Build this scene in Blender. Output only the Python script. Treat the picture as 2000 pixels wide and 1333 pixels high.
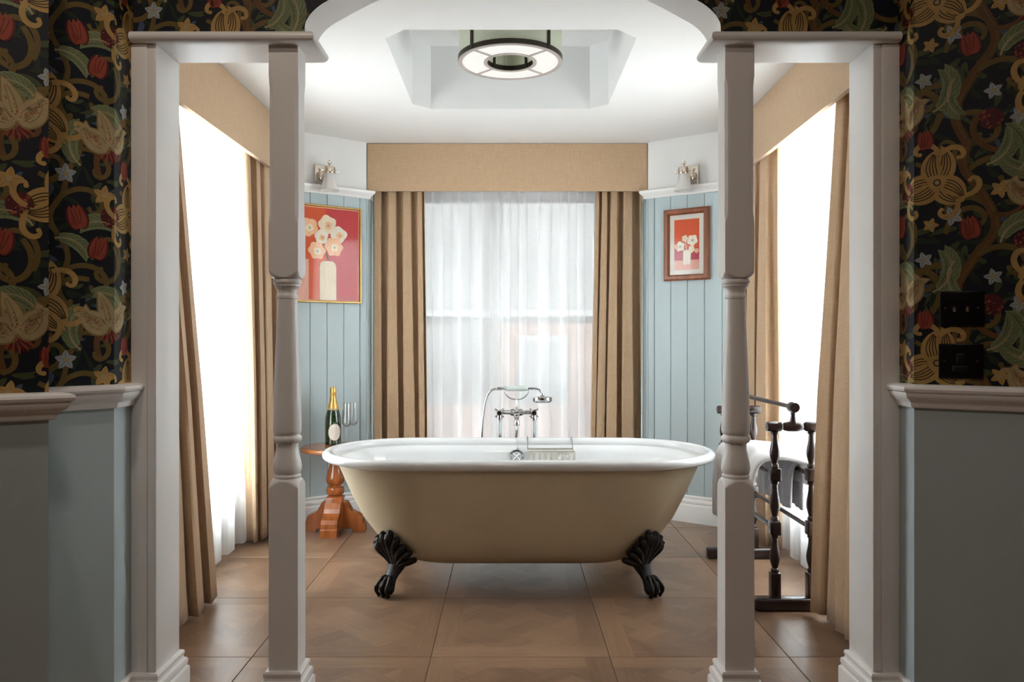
import bpy, bmesh, math, random
from mathutils import Vector, Matrix
PI = math.pi
sin, cos = math.sin, math.cos
for o in list(bpy.data.objects):
    bpy.data.objects.remove(o)
scene = bpy.context.scene
COL = scene.collection

# ------------------------------------------------------------------ camera
CAM_H, FPX, VX, VY = 1.07, 1534.0, 993.0, 661.0
cd = bpy.data.cameras.new('camera')
cam = bpy.data.objects.new('camera', cd)
COL.objects.link(cam)
cam.location = (0, 0, CAM_H)
cam.rotation_euler = (PI / 2, 0, 0)
cd.sensor_width = 36.0
cd.lens = 36.0 * FPX / 2000.0
cd.shift_x = (1000 - VX) / 2000.0
cd.shift_y = (VY - 666.5) / 2000.0
cd.clip_start = 0.02
scene.camera = cam

# ------------------------------------------------------------------ sky, daylight, exposure
SKY = 24.0
wd = bpy.data.worlds.new('world')
scene.world = wd
wd.use_nodes = True
bg = wd.node_tree.nodes['Background']
bg.inputs[0].default_value = (0.93, 0.97, 1.0, 1)
bg.inputs[1].default_value = SKY
vs = scene.view_settings
vs.view_transform = 'Standard'
vs.look = 'None'
vs.gamma = 1.0
vs.use_curve_mapping = False
vs.exposure = 0.18
cy = scene.cycles
cy.use_denoising = True
cy.use_adaptive_sampling = True
cy.adaptive_threshold = 0.03
cy.max_bounces = 8
cy.caustics_reflective = False
cy.caustics_refractive = False


def portal(loc, rot, sx, sy):
    l = bpy.data.lights.new('window_portal', 'AREA')
    l.shape = 'RECTANGLE'
    l.size, l.size_y = sx, sy
    l.cycles.is_portal = True
    o = bpy.data.objects.new('window_portal', l)
    o.location = loc
    o.rotation_euler = rot
    COL.objects.link(o)


portal((0, 5.20, 1.15), (-PI / 2, 0, 0), 1.3, 1.9)          # back window
portal((-1.66, 3.4, 1.15), (0, -PI / 2, 0), 1.9, 1.6)        # left window
portal((1.66, 3.4, 1.15), (0, PI / 2, 0), 1.9, 1.6)          # right window


# ------------------------------------------------------------------ materials
MATS = {}


def new_mat(name):
    m = bpy.data.materials.new(name)
    m.use_nodes = True
    nt = m.node_tree
    nt.nodes.clear()
    out = nt.nodes.new('ShaderNodeOutputMaterial')
    MATS[name] = m
    return m, nt, out


def N(nt, t, **kw):
    n = nt.nodes.new(t)
    for k, v in kw.items():
        setattr(n, k, v)
    return n


def mat(name, col, rough=0.5, metal=0.0, vary=0.06, scale=8.0, stretch=(1, 1, 1), bump=0.0, bscale=60.0, coat=0.0,
        trans=0.0, ior=1.45, spec=0.5, emit=0.0, sheen=0.0, translucent=0.0, col2=None):
    m, nt, out = new_mat(name)
    p = N(nt, 'ShaderNodeBsdfPrincipled')
    tc = N(nt, 'ShaderNodeTexCoord')
    mp = N(nt, 'ShaderNodeMapping')
    mp.inputs['Scale'].default_value = stretch
    nt.links.new(tc.outputs['Object'], mp.inputs[0])
    nz = N(nt, 'ShaderNodeTexNoise')
    nz.inputs['Scale'].default_value = scale
    nz.inputs['Detail'].default_value = 4
    nt.links.new(mp.outputs[0], nz.inputs['Vector'])
    rp = N(nt, 'ShaderNodeValToRGB')
    c1 = tuple(max(0, c * (1 - vary)) for c in col)
    c2 = col2 or tuple(min(1, c * (1 + vary)) for c in col)
    rp.color_ramp.elements[0].position = 0.3
    rp.color_ramp.elements[1].position = 0.7
    rp.color_ramp.elements[0].color = (*c1, 1)
    rp.color_ramp.elements[1].color = (*c2, 1)
    nt.links.new(nz.outputs['Fac'], rp.inputs[0])
    nt.links.new(rp.outputs[0], p.inputs['Base Color'])
    p.inputs['Roughness'].default_value = rough
    p.inputs['Metallic'].default_value = metal
    p.inputs['IOR'].default_value = ior
    p.inputs['Specular IOR Level'].default_value = spec
    p.inputs['Coat Weight'].default_value = coat
    p.inputs['Coat Roughness'].default_value = 0.05
    p.inputs['Transmission Weight'].default_value = trans
    p.inputs['Sheen Weight'].default_value = sheen
    if emit:
        nt.links.new(rp.outputs[0], p.inputs['Emission Color'])
        p.inputs['Emission Strength'].default_value = emit
    if bump:
        nb = N(nt, 'ShaderNodeTexNoise')
        nb.inputs['Scale'].default_value = bscale
        nb.inputs['Detail'].default_value = 3
        nt.links.new(mp.outputs[0], nb.inputs['Vector'])
        b = N(nt, 'ShaderNodeBump')
        b.inputs['Strength'].default_value = bump
        b.inputs['Distance'].default_value = 0.002
        nt.links.new(nb.outputs['Fac'], b.inputs['Height'])
        nt.links.new(b.outputs[0], p.inputs['Normal'])
    if translucent:
        t = N(nt, 'ShaderNodeBsdfTranslucent')
        nt.links.new(rp.outputs[0], t.inputs[0])
        mx = N(nt, 'ShaderNodeMixShader')
        mx.inputs[0].default_value = translucent
        nt.links.new(p.outputs[0], mx.inputs[1])
        nt.links.new(t.outputs[0], mx.inputs[2])
        nt.links.new(mx.outputs[0], out.inputs[0])
    else:
        nt.links.new(p.outputs[0], out.inputs[0])
    return m


mat('white_paint', (0.89, 0.88, 0.87), 0.32, vary=0.03, scale=3, bump=0.05, bscale=25)
mat('plaster', (0.91, 0.91, 0.90), 0.7, vary=0.015, scale=2)
mat('blue_paint', (0.45, 0.535, 0.555), 0.42, vary=0.04, scale=4, stretch=(1, 1, 0.2))
mat('bluegrey_paint', (0.30, 0.355, 0.375), 0.38, vary=0.05, scale=3, stretch=(3, 3, 0.3))
mat('grey_paint', (0.27, 0.265, 0.26), 0.45, vary=0.05, scale=3, stretch=(3, 3, 0.3))
mat('room_wall', (0.30, 0.25, 0.21), 0.7)
mat('tub_paint', (0.54, 0.45, 0.31), 0.42, vary=0.05, scale=3, bump=0.06, bscale=30)
mat('enamel', (0.76, 0.77, 0.77), 0.08, vary=0.01, coat=0.5)
mat('iron', (0.018, 0.016, 0.015), 0.42, metal=0.55, vary=0.5, scale=30, bump=0.4, bscale=90)
mat('chrome', (0.62, 0.63, 0.64), 0.07, metal=1.0, vary=0.03)
mat('nickel', (0.72, 0.66, 0.58), 0.1, metal=1.0, vary=0.05)
mat('brass_wire', (0.70, 0.66, 0.55), 0.15, metal=1.0, vary=0.05)
mat('porcelain', (0.55, 0.60, 0.57), 0.15, vary=0.02)
mat('table_wood', (0.33, 0.095, 0.022), 0.25, vary=0.35, scale=5, stretch=(6, 6, 0.7), coat=0.5)
mat('table_top_wood', (0.36, 0.13, 0.04), 0.25, vary=0.3, scale=5, stretch=(1, 8, 1), coat=0.5)
mat('dark_wood', (0.022, 0.010, 0.009), 0.28, vary=0.5, scale=10, stretch=(4, 4, 0.6), coat=0.4)
mat('frame_wood', (0.22, 0.065, 0.022), 0.35, vary=0.3, scale=6, stretch=(5, 5, 1))
mat('frame_gold', (0.42, 0.27, 0.09), 0.35, metal=0.6, vary=0.15)
mat('bronze', (0.035, 0.026, 0.018), 0.4, metal=0.6, vary=0.2)
mat('bronze_face', (0.42, 0.37, 0.34), 0.5, metal=0.1, vary=0.1)
mat('shade_green', (0.82, 0.84, 0.72), 0.5, vary=0.03, translucent=0.5)
mat('diffuser', (0.92, 0.90, 0.86), 0.4, vary=0.01, emit=0.12)
mat('frosted', (0.93, 0.92, 0.90), 0.35, vary=0.02, translucent=0.45)
mat('bottle_glass', (0.012, 0.03, 0.008), 0.04, vary=0.3, coat=1.0, scale=3)
mat('foil', (0.72, 0.42, 0.13), 0.3, metal=0.8, vary=0.25, scale=40, bump=0.4, bscale=120)
mat('label_paper', (0.80, 0.74, 0.66), 0.6)
mat('label_gold', (0.55, 0.42, 0.22), 0.5)
mat('label_ink', (0.62, 0.57, 0.50), 0.6)
mat('switch_black', (0.012, 0.010, 0.011), 0.22, metal=0.5, vary=0.3)
mat('screw_dark', (0.12, 0.11, 0.10), 0.3, metal=1.0)
mat('rocker', (0.008, 0.008, 0.009), 0.3)
mat('towel_white', (0.82, 0.81, 0.81), 0.95, vary=0.04, scale=40, bump=0.8, bscale=220, sheen=0.3, translucent=0.15)
mat('towel_shade', (0.42, 0.42, 0.45), 0.95, vary=0.06, scale=40, bump=0.8, bscale=220, sheen=0.3)  # darker towel cloth, the backlit shade put into its colour
mat('sash_white', (0.72, 0.74, 0.76), 0.4, vary=0.02)
mat('grout', (0.15, 0.10, 0.075), 0.8)
mat('brick_far', (0.080, 0.054, 0.046), 0.9, vary=0.3, scale=3)
mat('render_far', (0.058, 0.057, 0.0555), 0.9, vary=0.1, scale=2)
mat('far_sash', (0.07, 0.07, 0.07), 0.6)
mat('pavement', (0.075, 0.073, 0.071), 0.9, vary=0.1, scale=1)
mat('far_glass', (0.05, 0.05, 0.05), 0.6)
mat('bark', (0.06, 0.045, 0.035), 0.9)
mat('leaf_far', (0.09, 0.14, 0.05), 0.8, vary=0.4, scale=6)
mat('car_red', (0.45, 0.05, 0.04), 0.2, coat=1.0)
mat('tyre', (0.02, 0.02, 0.02), 0.8)
mat('mount_white', (0.83, 0.80, 0.73), 0.7)


def mat_linen():
    m, nt, out = new_mat('linen')
    tc = N(nt, 'ShaderNodeTexCoord')
    fac = []
    for st in ((260, 260, 14), (20, 20, 420)):
        mp = N(nt, 'ShaderNodeMapping')
        mp.inputs['Scale'].default_value = st
        nt.links.new(tc.outputs['Object'], mp.inputs[0])
        nz = N(nt, 'ShaderNodeTexNoise')
        nz.inputs['Scale'].default_value = 1.0
        nz.inputs['Detail'].default_value = 2
        nt.links.new(mp.outputs[0], nz.inputs['Vector'])
        fac.append(nz)
    ad = N(nt, 'ShaderNodeMath', operation='ADD')
    nt.links.new(fac[0].outputs['Fac'], ad.inputs[0])
    nt.links.new(fac[1].outputs['Fac'], ad.inputs[1])
    hf = N(nt, 'ShaderNodeMath', operation='MULTIPLY')
    hf.inputs[1].default_value = 0.5
    nt.links.new(ad.outputs[0], hf.inputs[0])
    rp = N(nt, 'ShaderNodeValToRGB')
    rp.color_ramp.elements[0].position = 0.3
    rp.color_ramp.elements[1].position = 0.7
    rp.color_ramp.elements[0].color = (0.49, 0.335, 0.205, 1)
    rp.color_ramp.elements[1].color = (0.62, 0.44, 0.285, 1)
    nt.links.new(hf.outputs[0], rp.inputs[0])
    p = N(nt, 'ShaderNodeBsdfPrincipled')
    p.inputs['Roughness'].default_value = 0.9
    p.inputs['Sheen Weight'].default_value = 0.25
    p.inputs['Specular IOR Level'].default_value = 0.2
    nt.links.new(rp.outputs[0], p.inputs['Base Color'])
    b = N(nt, 'ShaderNodeBump')
    b.inputs['Strength'].default_value = 0.35
    b.inputs['Distance'].default_value = 0.001
    nt.links.new(hf.outputs[0], b.inputs['Height'])
    nt.links.new(b.outputs[0], p.inputs['Normal'])
    t = N(nt, 'ShaderNodeBsdfTranslucent')
    nt.links.new(rp.outputs[0], t.inputs[0])
    mx = N(nt, 'ShaderNodeMixShader')
    mx.inputs[0].default_value = 0.12
    nt.links.new(p.outputs[0], mx.inputs[1])
    nt.links.new(t.outputs[0], mx.inputs[2])
    nt.links.new(mx.outputs[0], out.inputs[0])


mat_linen()


def mat_sheer(name, clear, tl_c=0.92):
    m, nt, out = new_mat(name)
    tc = N(nt, 'ShaderNodeTexCoord')
    mp = N(nt, 'ShaderNodeMapping')
    mp.inputs['Scale'].default_value = (60, 60, 90)
    nt.links.new(tc.outputs['Object'], mp.inputs[0])
    nz = N(nt, 'ShaderNodeTexNoise')
    nz.inputs['Scale'].default_value = 1.0
    nz.inputs['Detail'].default_value = 3
    nt.links.new(mp.outputs[0], nz.inputs['Vector'])
    mr = N(nt, 'ShaderNodeMapRange')
    mr.inputs['To Min'].default_value = clear * 0.92
    mr.inputs['To Max'].default_value = clear * 1.08
    nt.links.new(nz.outputs['Fac'], mr.inputs['Value'])
    lw = N(nt, 'ShaderNodeLayerWeight')                 # the weave closes up where the cloth is seen edge-on
    lw.inputs['Blend'].default_value = 0.5
    op = N(nt, 'ShaderNodeMath', operation='SUBTRACT')
    op.inputs[0].default_value = 1.0
    nt.links.new(lw.outputs['Facing'], op.inputs[1])
    ml = N(nt, 'ShaderNodeMath', operation='MULTIPLY')
    nt.links.new(mr.outputs[0], ml.inputs[0])
    nt.links.new(op.outputs[0], ml.inputs[1])
    tr = N(nt, 'ShaderNodeBsdfTransparent')
    tl = N(nt, 'ShaderNodeBsdfTranslucent')
    tl.inputs[0].default_value = (tl_c, tl_c, tl_c, 1)
    df = N(nt, 'ShaderNodeBsdfDiffuse')
    df.inputs[0].default_value = (0.88, 0.88, 0.87, 1)
    m1 = N(nt, 'ShaderNodeMixShader')
    m1.inputs[0].default_value = 0.5
    nt.links.new(tl.outputs[0], m1.inputs[1])
    nt.links.new(df.outputs[0], m1.inputs[2])
    m2 = N(nt, 'ShaderNodeMixShader')
    nt.links.new(ml.outputs[0], m2.inputs[0])
    nt.links.new(m1.outputs[0], m2.inputs[1])
    nt.links.new(tr.outputs[0], m2.inputs[2])
    nt.links.new(m2.outputs[0], out.inputs[0])


mat_sheer('sheer', 0.42, 0.78)
mat_sheer('sheer_side', 0.24)


def mat_pane():
    m, nt, out = new_mat('pane_glass')
    tr = N(nt, 'ShaderNodeBsdfTransparent')
    tr.inputs[0].default_value = (0.96, 0.98, 0.98, 1)
    gl = N(nt, 'ShaderNodeBsdfGlossy')
    gl.inputs['Roughness'].default_value = 0.02
    mx = N(nt, 'ShaderNodeMixShader')
    mx.inputs[0].default_value = 0.05
    nt.links.new(tr.outputs[0], mx.inputs[1])
    nt.links.new(gl.outputs[0], mx.inputs[2])
    nt.links.new(mx.outputs[0], out.inputs[0])
    m, nt, out = new_mat('picture_glass')
    tr = N(nt, 'ShaderNodeBsdfTransparent')
    tr.inputs[0].default_value = (0.98, 0.98, 0.98, 1)
    gl = N(nt, 'ShaderNodeBsdfGlossy')
    gl.inputs['Roughness'].default_value = 0.05
    mx = N(nt, 'ShaderNodeMixShader')
    mx.inputs[0].default_value = 0.012
    nt.links.new(tr.outputs[0], mx.inputs[1])
    nt.links.new(gl.outputs[0], mx.inputs[2])
    nt.links.new(mx.outputs[0], out.inputs[0])
    m, nt, out = new_mat('flute_glass')
    tr = N(nt, 'ShaderNodeBsdfTransparent')
    tr.inputs[0].default_value = (0.97, 0.98, 0.98, 1)
    gl = N(nt, 'ShaderNodeBsdfGlossy')
    gl.inputs['Roughness'].default_value = 0.02
    lw = N(nt, 'ShaderNodeLayerWeight')
    lw.inputs['Blend'].default_value = 0.5
    pw_ = N(nt, 'ShaderNodeMath', operation='POWER')
    pw_.inputs[1].default_value = 1.5
    nt.links.new(lw.outputs['Facing'], pw_.inputs[0])
    ma = N(nt, 'ShaderNodeMath', operation='MULTIPLY_ADD')
    ma.inputs[1].default_value = 0.9
    ma.inputs[2].default_value = 0.08
    nt.links.new(pw_.outputs[0], ma.inputs[0])
    mx = N(nt, 'ShaderNodeMixShader')
    nt.links.new(ma.outputs[0], mx.inputs[0])
    nt.links.new(tr.outputs[0], mx.inputs[1])
    nt.links.new(gl.outputs[0], mx.inputs[2])
    nt.links.new(mx.outputs[0], out.inputs[0])


mat_pane()


def mat_parquet():
    """printed oak panel tile: border boards round a diagonal basket weave, in the tile's own coordinates"""
    m, nt, out = new_mat('parquet')
    L = nt.links.new

    def M(op, a, b=None, c=None):
        n = N(nt, 'ShaderNodeMath', operation=op)
        for i, v in enumerate((a, b, c)):
            if v is None:
                continue
            if isinstance(v, (int, float)):
                n.inputs[i].default_value = v
            else:
                L(v, n.inputs[i])
        return n.outputs[0]
    tc = N(nt, 'ShaderNodeTexCoord')
    oi = N(nt, 'ShaderNodeObjectInfo')
    sx = N(nt, 'ShaderNodeSeparateXYZ')
    L(tc.outputs['Object'], sx.inputs[0])
    x, y = sx.outputs[0], sx.outputs[1]
    ax, ay = M('ABSOLUTE', x), M('ABSOLUTE', y)
    bord = 0.215
    in_bx = M('GREATER_THAN', ax, bord)                      # boards running along y at the sides
    in_by = M('GREATER_THAN', ay, bord)
    border = M('MAXIMUM', in_bx, in_by)
    u = M('MULTIPLY', M('ADD', x, y), 0.7071)
    v = M('MULTIPLY', M('SUBTRACT', x, y), 0.7071)
    cell = 0.152
    cu = M('FLOOR', M('DIVIDE', M('ADD', u, cell / 2 + 3 * cell), cell))
    cv = M('FLOOR', M('DIVIDE', M('ADD', v, cell / 2 + 3 * cell), cell))
    par = M('MODULO', M('ADD', cu, cv), 2.0)
    along = M('ADD', M('MULTIPLY', par, u), M('MULTIPLY', M('SUBTRACT', 1.0, par), v))
    across = M('ADD', M('MULTIPLY', par, v), M('MULTIPLY', M('SUBTRACT', 1.0, par), u))
    strip = M('FLOOR', M('DIVIDE', M('ADD', across, cell / 2 + 3 * cell), cell / 2))
    pid_in = M('ADD', M('MULTIPLY', cu, 3.17), M('ADD', M('MULTIPLY', cv, 7.31), M('MULTIPLY', strip, 1.93)))
    # border orientation
    b_al = M('ADD', M('MULTIPLY', in_bx, y), M('MULTIPLY', M('SUBTRACT', 1.0, in_bx), x))
    b_ac = M('ADD', M('MULTIPLY', in_bx, x), M('MULTIPLY', M('SUBTRACT', 1.0, in_bx), y))
    pid_b = M('ADD', 40.0, M('ADD', M('MULTIPLY', in_bx, 5.7), M('MULTIPLY', M('SIGN', b_ac), 11.3)))

    def sel(f, a, b):
        return M('ADD', M('MULTIPLY', f, a), M('MULTIPLY', M('SUBTRACT', 1.0, f), b))
    al = sel(border, b_al, along)
    ac = sel(border, b_ac, across)
    pid = M('ADD', sel(border, pid_b, pid_in), M('MULTIPLY', oi.outputs['Random'], 37.0))
    wn = N(nt, 'ShaderNodeTexWhiteNoise', noise_dimensions='1D')
    L(pid, wn.inputs['W'])
    cb = N(nt, 'ShaderNodeCombineXYZ')
    L(M('MULTIPLY', al, 6.0), cb.inputs[0])
    L(M('MULTIPLY', ac, 60.0), cb.inputs[1])
    L(M('MULTIPLY', pid, 3.0), cb.inputs[2])
    nz = N(nt, 'ShaderNodeTexNoise')
    nz.inputs['Scale'].default_value = 1.0
    nz.inputs['Detail'].default_value = 5
    nz.inputs['Distortion'].default_value = 0.8
    L(cb.outputs[0], nz.inputs['Vector'])
    nz2 = N(nt, 'ShaderNodeTexNoise')
    nz2.inputs['Scale'].default_value = 5.0
    nz2.inputs['Detail'].default_value = 3
    geo = N(nt, 'ShaderNodeNewGeometry')
    L(geo.outputs['Position'], nz2.inputs['Vector'])
    f = M('ADD', M('ADD', M('MULTIPLY', wn.outputs['Value'], 0.25), M('MULTIPLY', nz.outputs['Fac'], 0.55)),
          M('MULTIPLY', nz2.outputs['Fac'], 0.30))
    rp = N(nt, 'ShaderNodeValToRGB')
    e = rp.color_ramp.elements
    e[0].position, e[0].color = 0.24, (0.115, 0.066, 0.040, 1)
    e[1].position, e[1].color = 0.84, (0.325, 0.200, 0.122, 1)
    k = e.new(0.53)
    k.color = (0.215, 0.128, 0.078, 1)
    L(f, rp.inputs[0])
    p = N(nt, 'ShaderNodeBsdfPrincipled')
    L(rp.outputs[0], p.inputs['Base Color'])
    r = M('ADD', M('MULTIPLY', nz.outputs['Fac'], 0.16), 0.26)
    L(r, p.inputs['Roughness'])
    b = N(nt, 'ShaderNodeBump')
    b.inputs['Strength'].default_value = 0.12
    b.inputs['Distance'].default_value = 0.001
    L(nz.outputs['Fac'], b.inputs['Height'])
    L(b.outputs[0], p.inputs['Normal'])
    L(p.outputs[0], out.inputs[0])


mat_parquet()
WP = [('wp_ground', (0.010, 0.013, 0.021)), ('wp_dark_leaf', (0.020, 0.036, 0.020)), ('wp_olive', (0.17, 0.115, 0.032)),
      ('wp_gold', (0.52, 0.33, 0.11)), ('wp_umber', (0.075, 0.045, 0.014)), ('wp_cream', (0.48, 0.38, 0.20)),
      ('wp_tan', (0.33, 0.22, 0.085)), ('wp_red', (0.34, 0.065, 0.035)), ('wp_maroon', (0.11, 0.018, 0.020)),
      ('wp_white', (0.42, 0.46, 0.47)), ('wp_blue', (0.075, 0.11, 0.17)), ('wp_sage', (0.22, 0.26, 0.13)),
      ('wp_moss', (0.070, 0.088, 0.038)), ('wp_brown', (0.16, 0.075, 0.024))]
for n_, c_ in WP:
    mat(n_, tuple(v_ * 0.80 for v_ in c_), 0.55, vary=0.12, scale=30, spec=0.28)
WPM = [MATS[n_] for n_, c_ in WP]


# ------------------------------------------------------------------ mesh helpers
def mk(name, verts, faces, material, parent=None, smooth=False, angle=40, midx=None, mats=None):
    me = bpy.data.meshes.new(name)
    me.from_pydata([tuple(v) for v in verts], [], faces)
    for mm in (mats or [material]):
        me.materials.append(MATS[mm] if isinstance(mm, str) else mm)
    if midx:
        me.polygons.foreach_set('material_index', midx)
    if smooth:
        me.polygons.foreach_set('use_smooth', [True] * len(me.polygons))
        me.set_sharp_from_angle(angle=math.radians(angle))
    me.update()
    o = bpy.data.objects.new(name, me)
    COL.objects.link(o)
    if parent:
        o.parent = parent
    return o


def from_bm(name, bm, material, parent=None, smooth=False, angle=40, recalc=True):
    if recalc:
        bmesh.ops.recalc_face_normals(bm, faces=bm.faces)
    me = bpy.data.meshes.new(name)
    bm.to_mesh(me)
    bm.free()
    me.materials.append(MATS[material])
    if smooth:
        me.polygons.foreach_set('use_smooth', [True] * len(me.polygons))
        me.set_sharp_from_angle(angle=math.radians(angle))
    o = bpy.data.objects.new(name, me)
    COL.objects.link(o)
    if parent:
        o.parent = parent
    return o


def empty(name, loc=(0, 0, 0), rz=0.0):
    o = bpy.data.objects.new(name, None)
    o.empty_display_size = 0.05
    o.location = loc
    o.rotation_euler = (0, 0, rz)
    COL.objects.link(o)
    return o


def tag(o, label=None, cat=None, group=None, kind=None):
    if label:
        o['label'] = label
    if cat:
        o['category'] = cat
    if group:
        o['group'] = group
    if kind:
        o['kind'] = kind
    return o


def bm_box(bm, x0, x1, y0, y1, z0, z1, bevel=0.0, seg=2):
    vs = [bm.verts.new((x, y, z)) for z in (z0, z1) for y in (y0, y1) for x in (x0, x1)]
    fs = []
    for f in ((0, 2, 3, 1), (4, 5, 7, 6), (0, 1, 5, 4), (2, 6, 7, 3), (0, 4, 6, 2), (1, 3, 7, 5)):
        fs.append(bm.faces.new([vs[i] for i in f]))
    if bevel:
        es = list({e for f in fs for e in f.edges})
        bmesh.ops.bevel(bm, geom=es, offset=bevel, segments=seg, affect='EDGES', profile=0.5)


def box(name, x0, x1, y0, y1, z0, z1, material, parent=None, bevel=0.0, seg=2):
    bm = bmesh.new()
    bm_box(bm, x0, x1, y0, y1, z0, z1, bevel, seg)
    return from_bm(name, bm, material, parent, smooth=bevel > 0, angle=50)


def boxes(name, lst, material, parent=None, bevel=0.0):
    bm = bmesh.new()
    for b in lst:
        bm_box(bm, *b, bevel=bevel)
    return from_bm(name, bm, material, parent, smooth=bevel > 0, angle=50)


def lathe_vf(prof, seg=32, axis='z', off=(0, 0, 0), cap=True):
    vs, fs = [], []
    n = len(prof)
    for r, z in prof:
        for k in range(seg):
            a = 2 * PI * k / seg
            x, y = max(r, 1e-5) * cos(a), max(r, 1e-5) * sin(a)
            v = {'z': (x, y, z), 'y': (x, z, y), 'x': (z, x, y)}[axis]
            vs.append((v[0] + off[0], v[1] + off[1], v[2] + off[2]))
    for i in range(n - 1):
        for k in range(seg):
            a, b = i * seg + k, i * seg + (k + 1) % seg
            fs.append((a, b, b + seg, a + seg))
    if cap:
        fs.append(tuple(range(seg))[::-1])
        fs.append(tuple((n - 1) * seg + k for k in range(seg)))
    return vs, fs


def lathe(name, prof, material, parent=None, seg=32, axis='z', off=(0, 0, 0), cap=True, angle=40):
    vs, fs = lathe_vf(prof, seg, axis, off, cap)
    o = mk(name, vs, fs, material, parent, True, angle)
    fix(o)
    return o


def fix(o):
    bm = bmesh.new()
    bm.from_mesh(o.data)
    bmesh.ops.recalc_face_normals(bm, faces=bm.faces)
    bm.to_mesh(o.data)
    bm.free()
    return o


def catmull(pts, n=8, closed=False):
    P = [Vector(p) for p in pts]
    out = []
    m = len(P)
    rng = range(m if closed else m - 1)
    for i in rng:
        p0 = P[(i - 1) % m] if (closed or i > 0) else P[0] * 2 - P[1]
        p1, p2 = P[i], P[(i + 1) % m]
        p3 = P[(i + 2) % m] if (closed or i + 2 < m) else P[-1] * 2 - P[-2]
        for k in range(n):
            t = k / n
            out.append(0.5 * ((2 * p1) + (p2 - p0) * t + (2 * p0 - 5 * p1 + 4 * p2 - p3) * t * t
                              + (3 * p1 - p0 - 3 * p2 + p3) * t ** 3))
    if not closed:
        out.append(P[-1])
    return out


def tube_vf(pts, rad, seg=12, closed=False, base=0):
    P = [Vector(p) for p in pts]
    n = len(P)
    R = rad if isinstance(rad, (list, tuple)) else [rad] * n
    vs, fs = [], []
    prev = None
    for i in range(n):
        if closed:
            t = (P[(i + 1) % n] - P[i - 1])
        else:
            t = P[min(i + 1, n - 1)] - P[max(i - 1, 0)]
        t.normalize()
        if prev is None:
            ref = Vector((0, 0, 1)) if abs(t.z) < 0.9 else Vector((1, 0, 0))
            u = t.cross(ref).normalized()
        else:
            u = (prev - t * prev.dot(t)).normalized()
        prev = u
        w = t.cross(u)
        for k in range(seg):
            a = 2 * PI * k / seg
            vs.append(P[i] + (u * cos(a) + w * sin(a)) * R[i])
    for i in range(n if closed else n - 1):
        for k in range(seg):
            a, b = i * seg + k, i * seg + (k + 1) % seg
            c, d = (b + seg) % (n * seg), (a + seg) % (n * seg)
            fs.append((a, b, c, d))
    if not closed:
        fs.append(tuple(range(seg))[::-1])
        fs.append(tuple((n - 1) * seg + k for k in range(seg)))
    return [tuple(v) for v in vs], [tuple(i + base for i in f) for f in fs]


def tube(name, pts, rad, material, parent=None, seg=12, closed=False):
    vs, fs = tube_vf(pts, rad, seg, closed)
    return fix(mk(name, vs, fs, material, parent, True, 50))


def multi(name, parts, material, parent=None, angle=40):
    """several shells of one part in one mesh"""
    V, F = [], []
    for vs, fs in parts:
        b = len(V)
        V += list(vs)
        F += [tuple(i + b for i in f) for f in fs]
    return fix(mk(name, V, F, material, parent, True, angle))


def box_vf(x0, x1, y0, y1, z0, z1):
    vs = [(x, y, z) for z in (z0, z1) for y in (y0, y1) for x in (x0, x1)]
    return vs, [(0, 2, 3, 1), (4, 5, 7, 6), (0, 1, 5, 4), (2, 6, 7, 3), (0, 4, 6, 2), (1, 3, 7, 5)]


def moulding(name, path, prof, material, parent=None, closed=False, side=1, z=0.0, angle=35):
    """sweep a profile (out, height) along a plan path; side=+1 puts 'out' on the right of the path"""
    P = [Vector((p[0], p[1])) for p in path]
    n = len(P)
    vs, fs = [], []
    for i in range(n):
        d0 = (P[i] - P[i - 1]) if (closed or i > 0) else (P[1] - P[0])
        d1 = (P[(i + 1) % n] - P[i]) if (closed or i < n - 1) else (P[-1] - P[-2])
        d0.normalize()
        d1.normalize()
        n0 = Vector((d0.y, -d0.x)) * side
        n1 = Vector((d1.y, -d1.x)) * side
        m = (n0 + n1)
        m = m / max(1e-6, m.dot(n0)) if m.length > 1e-6 else n0
        for o, h in prof:
            q = P[i] + m * o
            vs.append((q.x, q.y, z + h))
    k = len(prof)
    for i in range(n if closed else n - 1):
        for j in range(k):
            a, b = i * k + j, i * k + (j + 1) % k
            c, d = ((i + 1) % n) * k + (j + 1) % k, ((i + 1) % n) * k + j
            fs.append((a, b, c, d))
    if not closed:
        fs.append(tuple(range(k))[::-1])
        fs.append(tuple((n - 1) * k + j for j in range(k)))
    return fix(mk(name, vs, fs, material, parent, True, angle))


def poly_prism(name, pts, y0, y1, material, parent=None, bevel=0.0):
    """outline in x,z extruded along y"""
    bm = bmesh.new()
    a = [bm.verts.new((x, y0, z)) for x, z in pts]
    b = [bm.verts.new((x, y1, z)) for x, z in pts]
    bm.faces.new(a)
    bm.faces.new(b[::-1])
    n = len(pts)
    for i in range(n):
        bm.faces.new((a[i], b[i], b[(i + 1) % n], a[(i + 1) % n]))
    if bevel:
        bmesh.ops.bevel(bm, geom=list(bm.edges), offset=bevel, segments=1, affect='EDGES')
    bmesh.ops.triangulate(bm, faces=[f for f in bm.faces if len(f.verts) > 4])
    return from_bm(name, bm, material, parent)


def copy_tree(o, parent=None):
    c = o.copy()
    COL.objects.link(c)
    if parent is not None:
        c.parent = parent
    for ch in list(o.children):
        copy_tree(ch, c)
    return c


# =================================================================== SETTING
AY0, AY1 = 2.16, 2.30            # arch wall
JL, JR = -0.969, 1.003           # opening jambs
AL, AR = -0.560, 0.584           # arch
ZS = 1.877                       # opening soffit
ZC = 2.253                       # bay ceiling
BX = 1.45                        # bay side walls
CL0, CL1 = (-1.45, 4.31), (-0.86, 4.74)
CR0, CR1 = (0.845, 4.74), (1.45, 4.31)
WY = 5.08

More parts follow.
